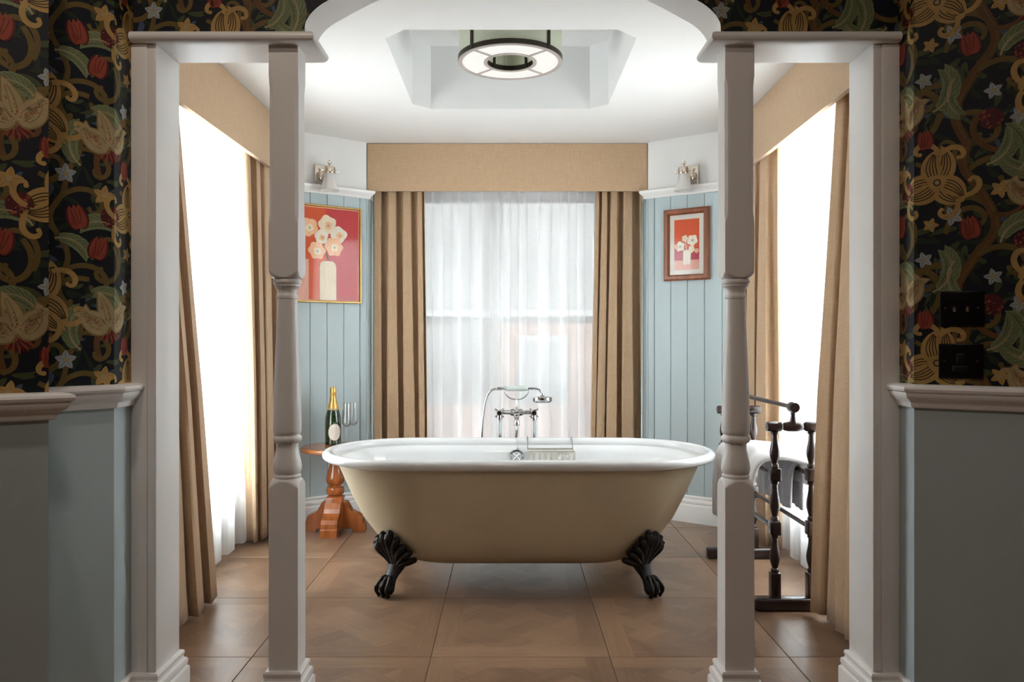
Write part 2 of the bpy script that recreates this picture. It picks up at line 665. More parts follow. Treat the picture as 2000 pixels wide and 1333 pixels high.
# floor with single printed tiles
floor = box('floor', -2.9, 2.9, -2.6, 5.4, -0.08, -0.0035, 'grout')
tag(floor, 'brown floor of square oak parquet panels under the bath', kind='structure')
T = 0.6
tile_me = None
g = 0.0011
for i in range(-5, 5):
    for j in range(-2, 8):
        x0 = -0.26 + i * T
        y0 = 2.634 + (j - 3) * T
        cx, cy = x0 + T / 2, y0 + T / 2
        if abs(cx) > 2.4 or cy > 5.3 or (cy > 2.5 and abs(cx) > 1.75):
            continue
        if tile_me is None:
            bm = bmesh.new()
            bm_box(bm, -T / 2 + g, T / 2 - g, -T / 2 + g, T / 2 - g, -0.012, 0.0, 0.0)
            es = [e for e in bm.edges if all(abs(v.co.z) < 1e-6 for v in e.verts)]
            bmesh.ops.bevel(bm, geom=es, offset=0.0012, segments=1, affect='EDGES')
            o = from_bm('floor_tile', bm, 'parquet', floor)
            tile_me = o.data
        else:
            o = bpy.data.objects.new('floor_tile', tile_me)
            COL.objects.link(o)
            o.parent = floor
        rr = (i * 7 + j * 13) % 4
        o.location = (cx, cy, 0)
        o.rotation_euler = (0, 0, rr * PI / 2)

# arch wall -------------------------------------------------------------
half = [(0.0, 0.0), (0.0, 0.05), (0.006, 0.070), (0.022, 0.092), (0.046, 0.112), (0.074, 0.128), (0.119, 0.153),
        (0.184, 0.185), (0.28, 0.220), (0.41, 0.247), (0.572, 0.258)]
hp = [(p.x, p.y) for p in catmull([(a, b, 0) for a, b in half], 4)]
arch = [(AL + a, ZS + b) for a, b in hp] + [(AR - a, ZS + b) for a, b in hp[::-1][1:]]
outl = [(-1.75, 0), (-1.75, 2.75), (1.75, 2.75), (1.75, 0), (JR, 0), (JR, ZS)] + arch[::-1] + [(JL, ZS), (JL, 0)]
bm = bmesh.new()
fa = [bm.verts.new((x, AY0, z)) for x, z in outl]
fb = [bm.verts.new((x, AY1, z)) for x, z in outl]
f1 = bm.faces.new(fa)
f2 = bm.faces.new(fb[::-1])
f2.material_index = 1
n = len(outl)
for i in range(n):
    f = bm.faces.new((fa[i], fb[i], fb[(i + 1) % n], fa[(i + 1) % n]))
    f.material_index = 1
bmesh.ops.recalc_face_normals(bm, faces=bm.faces)
bmesh.ops.triangulate(bm, faces=[f1, f2])
me = bpy.data.meshes.new('wall_arch')
bm.to_mesh(me)
bm.free()
me.materials.append(MATS['wp_ground'])
me.materials.append(MATS['white_paint'])
me.polygons.foreach_set('use_smooth', [True] * len(me.polygons))
me.set_sharp_from_angle(angle=math.radians(25))
wall_arch = bpy.data.objects.new('wall_arch', me)
COL.objects.link(wall_arch)
tag(wall_arch, 'wall with a white arched opening and dark floral wallpaper above', kind='structure')

# jamb casings (front boards) and inner linings
SK = [(0, 0), (0.022, 0), (0.022, 0.098), (0.020, 0.103), (0.016, 0.106), (0.0175, 0.112), (0.019, 0.120), (0.016, 0.128),
      (0.010, 0.131), (0.0085, 0.137), (0.011, 0.143), (0.011, 0.149), (0.007, 0.154), (0, 0.155)]
for k, (xo, xi, s) in enumerate(((-1.033, JL, 1), (1.071, JR, -1))):
    jb = empty('trim_%d' % (k + 1), (0, 0, 0))
    tag(jb, ('left' if k == 0 else 'right') + ' white painted jamb of the bay opening', kind='structure')
    xm = xi - s * 0.020
    a, b = sorted((xo, xm))
    box('casing', a, b, AY0 - 0.012, AY0, 0, ZS, 'white_paint', jb, 0.002)
    a, b = sorted((xm, xi + s * 0.004))
    box('lining', a, b, AY0 - 0.009, AY1 + 0.004, 0, ZS, 'white_paint', jb, 0.002)
    xe = xi + s * 0.004
    moulding('skirting', [(xo, AY0 - 0.012), (xe, AY0 - 0.012), (xe, AY1 + 0.004), (xo, AY1 + 0.004)], SK, 'white_paint', jb, side=s)

CAP = [(0.0, 0.0), (0.018, 0.0), (0.027, 0.003), (0.032, 0.009), (0.033, 0.016), (0.030, 0.023), (0.024, 0.028), (0, 0.029)]
for k, pth, s in ((3, [(-1.030, AY0), (AL, AY0), (AL, AY1 + 0.0)], 1), (4, [(1.068, AY0), (AR, AY0), (AR, AY1 + 0.0)], -1)):
    c = moulding('trim_%d' % k, pth, CAP, 'white_paint', side=s, z=ZS)
    tag(c, 'white rounded cap moulding over the ' + ('left' if k == 3 else 'right') + ' side opening', kind='structure')
    x0, x1 = sorted((pth[0][0], pth[1][0]))
# bay shell -------------------------------------------------------------
# ceiling with a recessed octagonal tray
OX0, OX1, OY0, OY1, CH = -0.485, 0.505, 3.01, 4.05, 0.085
octo = [(OX0 + CH, OY0), (OX1 - CH, OY0), (OX1, OY0 + CH), (OX1, OY1 - CH), (OX1 - CH, OY1), (OX0 + CH, OY1), (OX0, OY1 - CH), (OX0, OY0 + CH)]
bm = bmesh.new()
ov = [bm.verts.new((x, y, ZC)) for x, y in ((-1.7, AY1), (1.7, AY1), (1.7, 5.3), (-1.7, 5.3))]
iv = [bm.verts.new((x, y, ZC)) for x, y in octo]
ed = [bm.edges.new((ov[i], ov[(i + 1) % 4])) for i in range(4)] + [bm.edges.new((iv[i], iv[(i + 1) % 8])) for i in range(8)]
bmesh.ops.triangle_fill(bm, edges=ed, use_beauty=True)
tv = [bm.verts.new((x, y, 2.577)) for x, y in octo]
for i in range(8):
    bm.faces.new((iv[i], iv[(i + 1) % 8], tv[(i + 1) % 8], tv[i]))
bm.faces.new(tv)
ceil = from_bm('ceiling', bm, 'plaster')
tag(ceil, 'white bay ceiling with a recessed octagonal tray', kind='structure')

# side walls with window openings
WINS = {}
for nm, s in (('wall_left', -1), ('wall_right', 1)):
    xa, xb = sorted((s * BX, s * (BX + 0.22)))
    y0, y1, z0, z1 = 2.66, 4.12, 0.22, 2.08
    w = boxes(nm, [(xa, xb, AY1, y0, 0, 2.7), (xa, xb, y1, 4.6, 0, 2.7), (xa, xb, y0, y1, z1, 2.7), (xa, xb, y0, y1, 0, z0)], 'plaster')
    tag(w, ('left' if s < 0 else 'right') + ' white bay wall around the tall side window', kind='structure')

# canted walls
wl = empty('wall_canted_left', (CL0[0], CL0[1], 0), math.atan2(CL1[1] - CL0[1], CL1[0] - CL0[0]))
wr = empty('wall_canted_right', (CR0[0], CR0[1], 0), math.atan2(CR1[1] - CR0[1], CR1[0] - CR0[0]))
LL = (Vector(CL1) - Vector(CL0)).length
LR = (Vector(CR1) - Vector(CR0)).length
tag(wl, 'pale blue boarded angled wall left of the back window', kind='structure')
tag(wr, 'pale blue boarded angled wall right of the back window', kind='structure')
RAIL = [(0, 0), (0.010, 0.0), (0.014, 0.006), (0.012, 0.012), (0.020, 0.020), (0.030, 0.030), (0.034, 0.038), (0.034, 0.046), (0.028, 0.050), (0, 0.052)]
for w, ln, left in ((wl, LL, True), (wr, LR, False)):
    box('plaster_face', 0, ln, 0, 0.10, 0, 2.7, 'plaster', w)
    bw = 0.104
    # boards counted from the window side
    tr = 0.045
    x = ln - tr if left else tr
    first = None
    while (x > 0.01 if left else x < ln - 0.01):
        a, b = (max(0, x - bw), x) if left else (x, min(ln, x + bw))
        full = abs(b - a - bw) < 1e-6
        if first is not None and full:
            o = bpy.data.objects.new('board', first.data)
            COL.objects.link(o)
            o.parent = w
            o.location = (a, 0, 0)
        else:
            bm = bmesh.new()
            bm_box(bm, 0.0010, b - a - 0.0010, -0.013, 0, 0.14, 1.915, 0.003, 1)
            o = from_bm('board', bm, 'blue_paint', w)
            o.location = (a, 0, 0)
            if full:
                first = o
        x += -bw if left else bw
    a, b = (ln - tr + 0.001, ln + 0.008) if left else (-0.008, tr - 0.001)
    tb = box('corner_board', a, b, -0.016, 0.02, 0.14, 1.915, 'blue_paint', w, 0.004)
    c = (b - 0.008) if left else (a + 0.008)
    tube('corner_bead', [(c, -0.016, 0.15), (c, -0.016, 1.915)], 0.006, 'blue_paint', w, 10)
    rail_p = [(-0.02, -0.013), (ln + 0.006, -0.013), (ln + 0.006, 0.05)] if left else [(-0.006, 0.05), (-0.006, -0.013), (ln + 0.02, -0.013)]
    moulding('picture_rail', rail_p, RAIL, 'white_paint', w, side=1, z=1.908)
    moulding('skirting', [(p[0], p[1]) for p in rail_p], SK, 'white_paint', w, side=1)
# rail end on the arch wall's inner face, right
pr = moulding('trim_5', [(1.45, AY1), (1.012, AY1)], RAIL, 'white_paint', side=1, z=1.868)
tag(pr, 'white picture rail on the inner face of the arch wall', kind='structure')

# back wall with window opening
bx0, bx1, bz0, bz1 = -0.66, 0.655, 0.30, 2.06
bw_ = boxes('wall_back', [(-1.3, -0.86, 4.745, WY + 0.2, 0, 2.7), (0.845, 1.3, 4.745, WY + 0.2, 0, 2.7), (-0.86, bx0, WY, WY + 0.2, 0, 2.7),
                          (bx1, 0.845, WY, WY + 0.2, 0, 2.7), (bx0, bx1, WY, WY + 0.2, 0, bz0), (bx0, bx1, WY, WY + 0.2, bz1, 2.7)], 'plaster')
for xa_, xb_ in ((-0.866, -0.852), (0.837, 0.851)):
    box('reveal_board', xa_, xb_, 4.728, WY, 0.0, 1.93, 'blue_paint', bw_, 0.003)
tag(bw_, 'white back wall of the bay around the sash window', kind='structure')


def sash_window(name, w, h, loc, rz, label, zmeet, bars=False):
    """local x across, z up, y outwards (into the wall)"""
    e = empty(name, loc, rz)
    tag(e, label, kind='structure')
    fr = 0.05
    boxes('window_frame', [(-w / 2, -w / 2 + fr, 0.0, 0.12, 0, h), (w / 2 - fr, w / 2, 0.0, 0.12, 0, h),
                           (-w / 2 + fr, w / 2 - fr, 0.0, 0.12, h - fr, h), (-w / 2 + fr, w / 2 - fr, 0.0, 0.12, 0, fr)], 'sash_white', e)
    zm = zmeet
    for nm, a, b, yy in (('lower_sash', fr, zm + 0.02, 0.025), ('upper_sash', zm - 0.02, h - fr, 0.07)):
        xa, xb = -w / 2 + fr, w / 2 - fr
        st = 0.042
        s = boxes(nm, [(xa, xa + st, yy, yy + 0.04, a, b), (xb - st, xb, yy, yy + 0.04, a, b),
                       (xa + st, xb - st, yy, yy + 0.04, a, a + 0.045), (xa + st, xb - st, yy, yy + 0.04, b - 0.045, b)], 'sash_white', e)
        box('pane', xa + st - 0.004, xb - st + 0.004, yy + 0.018, yy + 0.022, a + 0.041, b - 0.041, 'pane_glass', s)
    box('window_sill', -w / 2 - 0.02, w / 2 + 0.02, -0.06, 0.0, -0.03, 0.0, 'sash_white', e, 0.006)
    return e


sash_window('window_1', bx1 - bx0, bz1 - bz0, ((bx0 + bx1) / 2, WY + 0.03, bz0), 0, 'white sash window behind the back sheer curtains', 1.19 - bz0)
sash_window('window_2', 1.46, 1.86, (-BX - 0.03, 3.39, 0.22), PI / 2, 'white sash window behind the left sheer curtain', 0.97)
sash_window('window_3', 1.46, 1.86, (BX + 0.03, 3.39, 0.22), -PI / 2, 'white sash window behind the right sheer curtain', 0.97)

# front room walls --------------------------------------------------------
DADO = [(0, 0), (0.008, 0.0), (0.012, 0.006), (0.012, 0.012), (0.016, 0.018), (0.026, 0.026), (0.030, 0.034), (0.030, 0.040),
        (0.036, 0.044), (0.038, 0.050), (0.036, 0.056), (0.028, 0.060), (0, 0.062)]
DZ = 0.887
TH = 0.06


def wall_run(name, path, side, label, paint, lower_closed=True):
    """a run of wall faces following a plan path, dado rail and skirting on it; side=+1: room on the right of the path"""
    e = empty(name)
    tag(e, label, kind='structure')
    moulding('lower_wall', path, [(0, 0), (0, DZ + 0.02), (-TH, DZ + 0.02), (-TH, 0)], paint, e, side=side, angle=20)
    moulding('upper_wall', path, [(0, DZ + 0.02), (0, 2.75), (-TH, 2.75), (-TH, DZ + 0.02)], 'wp_ground', e, side=side, angle=20)
    moulding('dado_rail', path, DADO, 'white_paint', e, side=side, z=DZ)
    moulding('skirting', path, SK, 'white_paint', e, side=side)
    return e


PB = [(-1.245, 1.845), (-1.033, 2.057), (-1.033, 2.16)]
PA = [(-2.3, 0.98), (-1.032, 1.763), (-1.20, 1.90)]
PR = [(1.071, 2.16), (1.071, 2.073), (2.3, 1.325)]
wB = wall_run('wall_left_alcove', PB, 1, 'angled blue grey wall with dark floral paper beside the left jamb', 'blue_paint')
wA = wall_run('wall_left_front', PA, 1, 'nearest grey wall with dark floral paper at the left edge', 'blue_paint')
wR = wall_run('wall_right_front', PR, 1, 'dark grey wall with floral paper and black switches on the right', 'blue_paint')
rest = boxes('wall_room', [(-2.5, -2.3, -2.6, 1.2, 0, 2.75), (2.3, 2.5, -2.6, 1.5, 0, 2.75), (-2.5, 2.5, -2.7, -2.5, 0, 2.75)], 'room_wall')
tag(rest, 'walls of the front room behind the viewer', kind='structure')
ce = box('ceiling_room', -2.5, 2.5, -2.6, AY1, 2.75, 2.8, 'plaster')
tag(ce, 'white ceiling of the front room above the opening', kind='structure')

# ------------------------------------------------------------------ wallpaper print (a generic scrolling floral)
WPW, WPH = 0.52, 0.47
TRI = []          # (layer, material, shape, piece, outline)
SHAPE = [0]


def wp_stroke(pts, w, m, layer, n=6, prof=None):
    P = catmull([(x, y, 0) for x, y in pts], n)
    L_ = len(P)
    lf, rg = [], []
    for i in range(L_):
        t = P[min(i + 1, L_ - 1)] - P[max(i - 1, 0)]
        if t.length < 1e-9:
            t = Vector((1, 0, 0))
        t.normalize()
        nn = Vector((-t.y, t.x, 0))
        f = i / (L_ - 1)
        ww = w * (prof(f) if prof else max(0.12, (1 - f) ** 0.6)) * 0.5
        lf.append(P[i] + nn * ww)
        rg.append(P[i] - nn * ww)
    SHAPE[0] += 1
    for i in range(L_ - 1):
        TRI.append((layer, m, SHAPE[0], i, [(lf[i].x, lf[i].y), (rg[i].x, rg[i].y), (rg[i + 1].x, rg[i + 1].y), (lf[i + 1].x, lf[i + 1].y)]))


def wp_petal(x, y, ang, ln, w, m, layer, curl=0.0, vein=None, nv=0, tip=0.7):
    pts = []
    a = ang
    px, py = x, y
    K = 6
    for k in range(K + 1):
        pts.append((px, py))
        px += cos(a) * ln / K
        py += sin(a) * ln / K
        a += curl / K
    wp_stroke(pts, w, m, layer, 3, lambda f: max(0.02, sin(PI * min(1, f ** tip)) ** 0.8))
    for q in range(nv):
        o = (q - (nv - 1) / 2) / max(1, nv) * 0.62
        vp = []
        for k in range(1, K):
            f = k / K
            off = o * w * sin(PI * f ** tip)
            aa = ang + curl * f
            vp.append((pts[k][0] - sin(aa) * off, pts[k][1] + cos(aa) * off))
        wp_stroke(vp, w * 0.055, vein, layer + 1, 2, lambda f: 1.0)


def wp_disc(x, y, r, m, layer, n=8):
    SHAPE[0] += 1
    TRI.append((layer, m, SHAPE[0], 0, [(x + r * cos(2 * PI * k / n), y + r * sin(2 * PI * k / n)) for k in range(n)]))


def wp_spiral(x, y, ang, r, m, layer, w, turns=0.9, s=1):
    """scroll starting at x,y heading ang, curling in"""
    pts = []
    a = ang
    px, py = x, y
    K = 16
    for k in range(K + 1):
        pts.append((px, py))
        f = k / K
        st = r * (1.15 - 0.95 * f) * 0.42
        px += cos(a) * st
        py += sin(a) * st
        a += s * turns * 2 * PI / K * (0.55 + 0.9 * f)
    wp_stroke(pts, w, m, layer, 2, lambda f: 0.35 + 0.65 * sin(PI * (0.25 + 0.7 * f)))
    wp_disc(pts[-1][0], pts[-1][1], w * 0.42, m, layer)


def wp_acanthus(x, y, ang, ln, w, curl, s=1):
    a = ang
    px, py = x, y
    K = 9
    sp = []
    for k in range(K + 1):
        sp.append((px, py, a))
        px += cos(a) * ln / K
        py += sin(a) * ln / K
        a += curl / K
    wp_stroke([(p[0], p[1]) for p in sp], w * 0.8, 12, 3, 3, lambda f: max(0.05, sin(PI * (0.12 + 0.85 * f))))
    for k in range(1, K):
        f = k / K
        l2 = w * (0.75 * sin(PI * (0.15 + 0.75 * f)) + 0.12)
        for sd in (-1, 1):
            wp_petal(sp[k][0], sp[k][1], sp[k][2] + sd * 0.75, l2, l2 * 0.5, 11, 4, curl=-sd * 0.9, vein=12, nv=1)
    wp_stroke([(p[0], p[1]) for p in sp], w * 0.10, 5, 6, 3)


def wp_gold_bloom(x, y, rot, sz):
    for k, (a, l, c) in enumerate(((2.5, 0.085, 1.3), (1.5, 0.098, -1.6), (0.5, 0.105, 1.2), (-0.55, 0.09, -1.3), (-1.6, 0.1, 1.2), (3.5, 0.085, -1.4))):
        aa = a + rot
        wp_petal(x + cos(aa) * 0.006, y + sin(aa) * 0.006, aa, l * sz, 0.052 * sz, 3, 5 + (k % 2), curl=c, vein=4, nv=4, tip=0.62)
        ex, ey = x + cos(aa + c * 0.42) * l * 0.80 * sz, y + sin(aa + c * 0.42) * l * 0.80 * sz
        wp_spiral(ex, ey, aa + c * 0.9, 0.020 * sz, 3, 7, 0.014 * sz, 0.8, 1 if c > 0 else -1)
    wp_disc(x, y, 0.010 * sz, 4, 8)
    wp_disc(x, y, 0.006 * sz, 5, 9)


def wp_cream_bloom(x, y, rot, sz):
    for a in range(9):
        aa = -PI / 2 + (a - 4) * 0.21 + rot
        wp_petal(x, y, aa, 0.040 * sz, 0.007 * sz, 8 if a % 2 else 7, 4)
    for k, (a, l, w, c) in enumerate(((2.95, 0.095, 0.048, -1.9), (0.2, 0.095, 0.048, 1.9), (2.25, 0.095, 0.040, 0.9), (0.9, 0.095, 0.040, -0.9), (1.57, 0.10, 0.044, 0.35))):
        aa = a + rot
        wp_petal(x, y, aa, l * sz, w * sz, 6, 5 + k % 2, curl=c)
        wp_petal(x + cos(aa) * 0.004, y + sin(aa) * 0.004, aa, l * 0.93 * sz, w * 0.82 * sz, 5, 7, curl=c, vein=6, nv=2)
        rnd = random.Random(k)
        for q in range(9):
            f = rnd.uniform(0.15, 0.6)
            b = aa + c * f * 0.5 + rnd.uniform(-0.22, 0.22)
            wp_disc(x + cos(b) * l * sz * f, y + sin(b) * l * sz * f, 0.0017 * sz, 7, 9, 5)


def wp_tulip(x, y, rot, sz):
    for a, c, m in ((2.2, -0.9, 8), (0.95, 0.9, 8), (1.9, -0.35, 7), (1.25, 0.35, 7), (1.57, 0, 7)):
        wp_petal(x, y, a + rot, 0.062 * sz, 0.030 * sz, m, 6 if m == 8 else 7, curl=c, vein=8 if m == 7 else 7, nv=1, tip=0.55)


def wp_star(x, y, r, n, m, core, layer=6):
    for k in range(n):
        a = 2 * PI * k / n + x * 40
        wp_petal(x, y, a, r, r * 0.62, m, layer, tip=0.8, vein=10 if m == 9 else 6, nv=1)
    wp_disc(x, y, r * 0.24, core, layer + 2)


def wp_berries(x, y, sz, seed):
    rnd = random.Random(seed)
    wp_disc(x, y, 0.030 * sz, 8, 5, 14)
    for k in range(26):
        a, r = rnd.uniform(0, 6.28), 0.027 * sz * math.sqrt(rnd.random())
        wp_disc(x + r * cos(a), y + r * sin(a), 0.0048 * sz, 8 if k % 3 else 7, 6, 7)
        if k % 2:
            wp_disc(x + r * cos(a) - 0.001, y + r * sin(a) + 0.001, 0.0014 * sz, 5, 7, 5)


rn = random.Random(11)
for k in range(190):                                   # dim leaves in the ground
    x, y = rn.random() * WPW, rn.random() * WPH
    wp_petal(x, y, rn.uniform(0, 6.28), rn.uniform(0.03, 0.075), rn.uniform(0.009, 0.018), rn.choice((1, 1, 12, 10, 12)) if k % 3 else 1, 0, curl=rn.uniform(-1, 1))
# main climbing stem and its scrolls
wp_stroke([(0.43, -0.02), (0.40, 0.07), (0.44, 0.16), (0.49, 0.24), (0.46, 0.33), (0.42, 0.40), (0.43, 0.47)], 0.022, 13, 1, 8, lambda f: 1.0)
wp_stroke([(0.432, -0.02), (0.403, 0.07), (0.443, 0.16), (0.493, 0.24), (0.463, 0.33), (0.423, 0.40), (0.433, 0.47)], 0.005, 2, 2, 8, lambda f: 1.0)
wp_stroke([(0.17, -0.02), (0.20, 0.06), (0.15, 0.15), (0.17, 0.24), (0.13, 0.33), (0.16, 0.40), (0.17, 0.47)], 0.013, 2, 1, 8, lambda f: 1.0)
for (x, y, a, r, s, w) in ((0.42, 0.12, 2.4, 0.040, 1, 0.016), (0.45, 0.17, 0.6, 0.040, -1, 0.016), (0.49, 0.26, 1.9, 0.042, 1, 0.017),
                           (0.43, 0.39, 0.7, 0.040, -1, 0.016), (0.40, 0.06, 0.3, 0.040, -1, 0.015), (0.42, 0.41, 2.6, 0.036, 1, 0.014),
                           (0.19, 0.08, 2.7, 0.038, 1, 0.014), (0.16, 0.20, 0.5, 0.040, -1, 0.014), (0.15, 0.29, 2.3, 0.036, 1, 0.013),
                           (0.15, 0.38, 0.8, 0.038, -1, 0.014), (0.19, 0.04, 0.2, 0.034, -1, 0.013), (0.30, 0.20, 1.2, 0.036, 1, 0.013),
                           (0.31, 0.42, -0.5, 0.036, 1, 0.013)):
    wp_spiral(x, y, a, r, 2, 2, w, 0.95, s)
for (x, y, a, l, w, c) in ((0.35, 0.08, 0.5, 0.13, 0.050, 1.9), (0.10, 0.40, -2.4, 0.13, 0.048, -1.8), (0.30, 0.30, 2.2, 0.12, 0.046, 1.9),
                           (0.24, 0.14, -0.6, 0.12, 0.045, -1.7), (0.47, 0.40, 0.3, 0.11, 0.045, 1.6)):
    wp_acanthus(x, y, a, l, w, c)
wp_gold_bloom(0.10, 0.125, 0.3, 1.0)
wp_gold_bloom(0.36, 0.365, 2.6, 0.95)
wp_cream_bloom(0.27, 0.055, 0.15, 1.05)
wp_cream_bloom(0.045, 0.30, -0.2, 0.9)
for (x, y, a, l, w, c) in ((0.02, 0.38, 0.9, 0.14, 0.055, 1.8), (0.20, 0.00, 2.4, 0.12, 0.05, -1.8), (0.40, 0.16, -2.2, 0.11, 0.045, 1.7), (0.50, 0.20, 1.3, 0.13, 0.05, -1.9),
                           (0.14, 0.28, 0.2, 0.10, 0.042, -1.6), (0.31, 0.10, 1.9, 0.10, 0.042, 1.6)):
    wp_acanthus(x, y, a, l, w, c)
for (x, y, a, r, s_, w) in ((0.25, 0.44, 2.0, 0.040, -1, 0.016), (0.34, 0.02, 0.9, 0.044, 1, 0.017), (0.08, 0.03, 2.2, 0.044, -1, 0.017), (0.22, 0.18, 3.0, 0.038, 1, 0.015), (0.51, 0.43, 2.9, 0.042, -1, 0.016),
                            (0.06, 0.44, -0.6, 0.038, 1, 0.015), (0.38, 0.23, 1.4, 0.036, -1, 0.014), (0.28, 0.27, -1.0, 0.036, -1, 0.014), (0.47, 0.28, -0.4, 0.036, 1, 0.014)):
    wp_spiral(x, y, a, r, 2 if (x * 100) % 2 < 1 else 13, 2, w, 0.95, s_)
for x, y, r, s in ((0.20, 0.31, 0.3, 1.0), (0.235, 0.235, -0.25, 0.95), (0.44, 0.215, 0.2, 0.95), (0.335, 0.455, 0.1, 0.8)):
    wp_tulip(x, y, r, s)
for x, y, r in ((0.165, 0.445, 0.026), (0.395, 0.275, 0.026), (0.33, 0.165, 0.022), (0.02, 0.045, 0.022), (0.485, 0.115, 0.022), (0.09, 0.235, 0.018)):
    wp_star(x, y, r, 5, 9, 5)
for x, y, r in ((0.255, 0.40, 0.028), (0.50, 0.335, 0.024), (0.345, 0.255, 0.020)):
    wp_star(x, y, r, 5, 3, 5)
wp_berries(0.275, 0.345, 0.95, 1)
wp_berries(0.48, 0.045, 0.9, 2)
wp_berries(0.03, 0.205, 0.75, 3)


BB = []


def clip(poly, a, b, c):
    """keep a*x+b*y<=c"""
    out = []
    n = len(poly)
    for i in range(n):
        p, q = poly[i], poly[(i + 1) % n]
        dp, dq = a * p[0] + b * p[1] - c, a * q[0] + b * q[1] - c
        if dp <= 0:
            out.append(p)
        if (dp < 0 < dq) or (dq < 0 < dp):
            t = dp / (dp - dq)
            out.append((p[0] + (q[0] - p[0]) * t, p[1] + (q[1] - p[1]) * t))
    return out


def wallpaper(parent, regions, to3d, uo=0.0, vo=0.0):
    """regions: convex outlines (u,v) counter-clockwise; to3d(u, v, lift)"""
    V, F, MI = [], [], []
    if not BB:
        order = {k: i for i, k in enumerate(sorted({(t[0], t[2]) for t in TRI}))}
        TRI[:] = [(0.00025 + order[(t[0], t[2])] * 1.0e-6 + (t[3] % 16) * 2.0e-6, t[1], 0, 0, t[4]) for t in TRI]
        for lay, m, sh, ip, poly in TRI:
            BB.append((min(p[0] for p in poly), max(p[0] for p in poly), min(p[1] for p in poly), max(p[1] for p in poly)))
    for reg in regions:
        u0, u1 = min(p[0] for p in reg), max(p[0] for p in reg)
        v0, v1 = min(p[1] for p in reg), max(p[1] for p in reg)
        pl = []
        for i in range(len(reg)):
            p, q = reg[i], reg[(i + 1) % len(reg)]
            a, b = q[1] - p[1], -(q[0] - p[0])
            pl.append((a, b, a * p[0] + b * p[1]))
        for iu in range(int((u0 - uo) // WPW) - 1, int((u1 - uo) // WPW) + 2):
            for jv in range(int((v0 - vo) // WPH) - 1, int((v1 - vo) // WPH) + 2):
                ou, ow = uo + iu * WPW, vo + jv * WPH
                for (lay, m, sh, ip, poly), (x0, x1, y0, y1) in zip(TRI, BB):
                    if x1 + ou < u0 or x0 + ou > u1 or y1 + ow < v0 or y0 + ow > v1:
                        continue
                    q = [(p[0] + ou, p[1] + ow) for p in poly]
                    inside = len(reg) == 4 and x0 + ou >= u0 and x1 + ou <= u1 and y0 + ow >= v0 and y1 + ow <= v1 and reg[0][1] == reg[1][1]
                    for a, b, c in ([] if inside else pl):
                        q = clip(q, a, b, c)
                        if len(q) < 3:
                            break
                    if len(q) < 3:
                        continue
                    b0 = len(V)
                    for p in q:
                        V.append(to3d(p[0], p[1], lay))
                    F.append(tuple(range(b0, b0 + len(q))))
                    MI.append(m)
    return mk('wallpaper_print', V, F, None, parent, mats=WPM, midx=MI)


def rect(u0, v0, u1, v1):
    return [(u0, v0), (u1, v0), (u1, v1), (u0, v1)]


def on_line(p, q):
    d = Vector(q) - Vector(p)
    ln = d.length
    d = d / ln
    nn = Vector((d.y, -d.x))

    def f(u, v, l):
        return (p[0] + d.x * u + nn.x * l, p[1] + d.y * u + nn.y * l, v)
    return f, ln


PZ0, PZ1 = DZ + 0.061, 2.70
f, ln = on_line(PB[0], PB[1])
wallpaper(wB, [rect(0, PZ0, ln, PZ1)], f, 0.02, 0.10)
f2_, ln2 = on_line(PB[1], PB[2])
wallpaper(wB, [rect(0, PZ0, ln2, PZ1)], f2_, 0.02 - ln, 0.10)
f, ln = on_line(PA[0], PA[1])
wallpaper(wA, [rect(ln - 0.75, PZ0, ln, PZ1)], f, ln - 0.33, 0.08)
f, ln = on_line(PR[0], PR[1])
wallpaper(wR, [rect(0, PZ0, ln, PZ1)], f, 0.30, 0.17)
f, ln2 = on_line(PR[1], PR[2])
wallpaper(wR, [rect(0, PZ0, 0.95, PZ1)], f, 0.30 - ln, 0.17)
regs = [rect(-1.05, ZS + 0.02, AL, 2.70), rect(AR, ZS + 0.02, 1.09, 2.70)]
for i in range(len(arch) - 1):
    (xa, za), (xb, zb) = arch[i], arch[i + 1]
    if xb - xa > 1e-4:
        regs.append([(xa, za), (xb, zb), (xb, 2.70), (xa, 2.70)])
wallpaper(wall_arch, regs, lambda u, v, l: (u, AY0 - l, v), -0.10, 0.115)

# =================================================================== POSTS
PH = 0.0408


def post_mesh(name, levels, mat_, parent, ch_fn, seg=64):
    """levels: (z, turning radius limit); square of half PH, chamfer from ch_fn(z)"""
    vs, fs = [], []
    for z, rl in levels:
        c = ch_fn(z)
        for k in range(seg):
            a = 2 * PI * (k + 0.0) / seg
            m = max(abs(cos(a)), abs(sin(a)))
            r = PH / m
            if c > 0:
                dd = (2 * PH - c) / math.sqrt(2)
                r = min(r, dd / max(1e-6, (abs(cos(a)) + abs(sin(a))) / math.sqrt(2)))
            r = min(r, rl)
            vs.append((r * cos(a), r * sin(a), z))
    n = len(levels)
    for i in range(n - 1):
        for k in range(seg):
            a, b = i * seg + k, i * seg + (k + 1) % seg
            fs.append((a, b, b + seg, a + seg))
    fs.append(tuple(range(seg))[::-1])
    fs.append(tuple((n - 1) * seg + k for k in range(seg)))
    return fix(mk(name, vs, fs, mat_, parent, True, 28))


def interp(pts, z):
    for (z0, v0), (z1, v1) in zip(pts, pts[1:]):
        if z0 <= z <= z1:
            return v0 + (v1 - v0) * (z - z0) / (z1 - z0 + 1e-9)
    return pts[0][1] if z < pts[0][0] else pts[-1][1]


CHF = [(0, 0), (1.386, 0), (1.402, 0.006), (1.415, 0.0097), (1.765, 0.0097), (1.778, 0.006), (1.792, 0), (3, 0)]


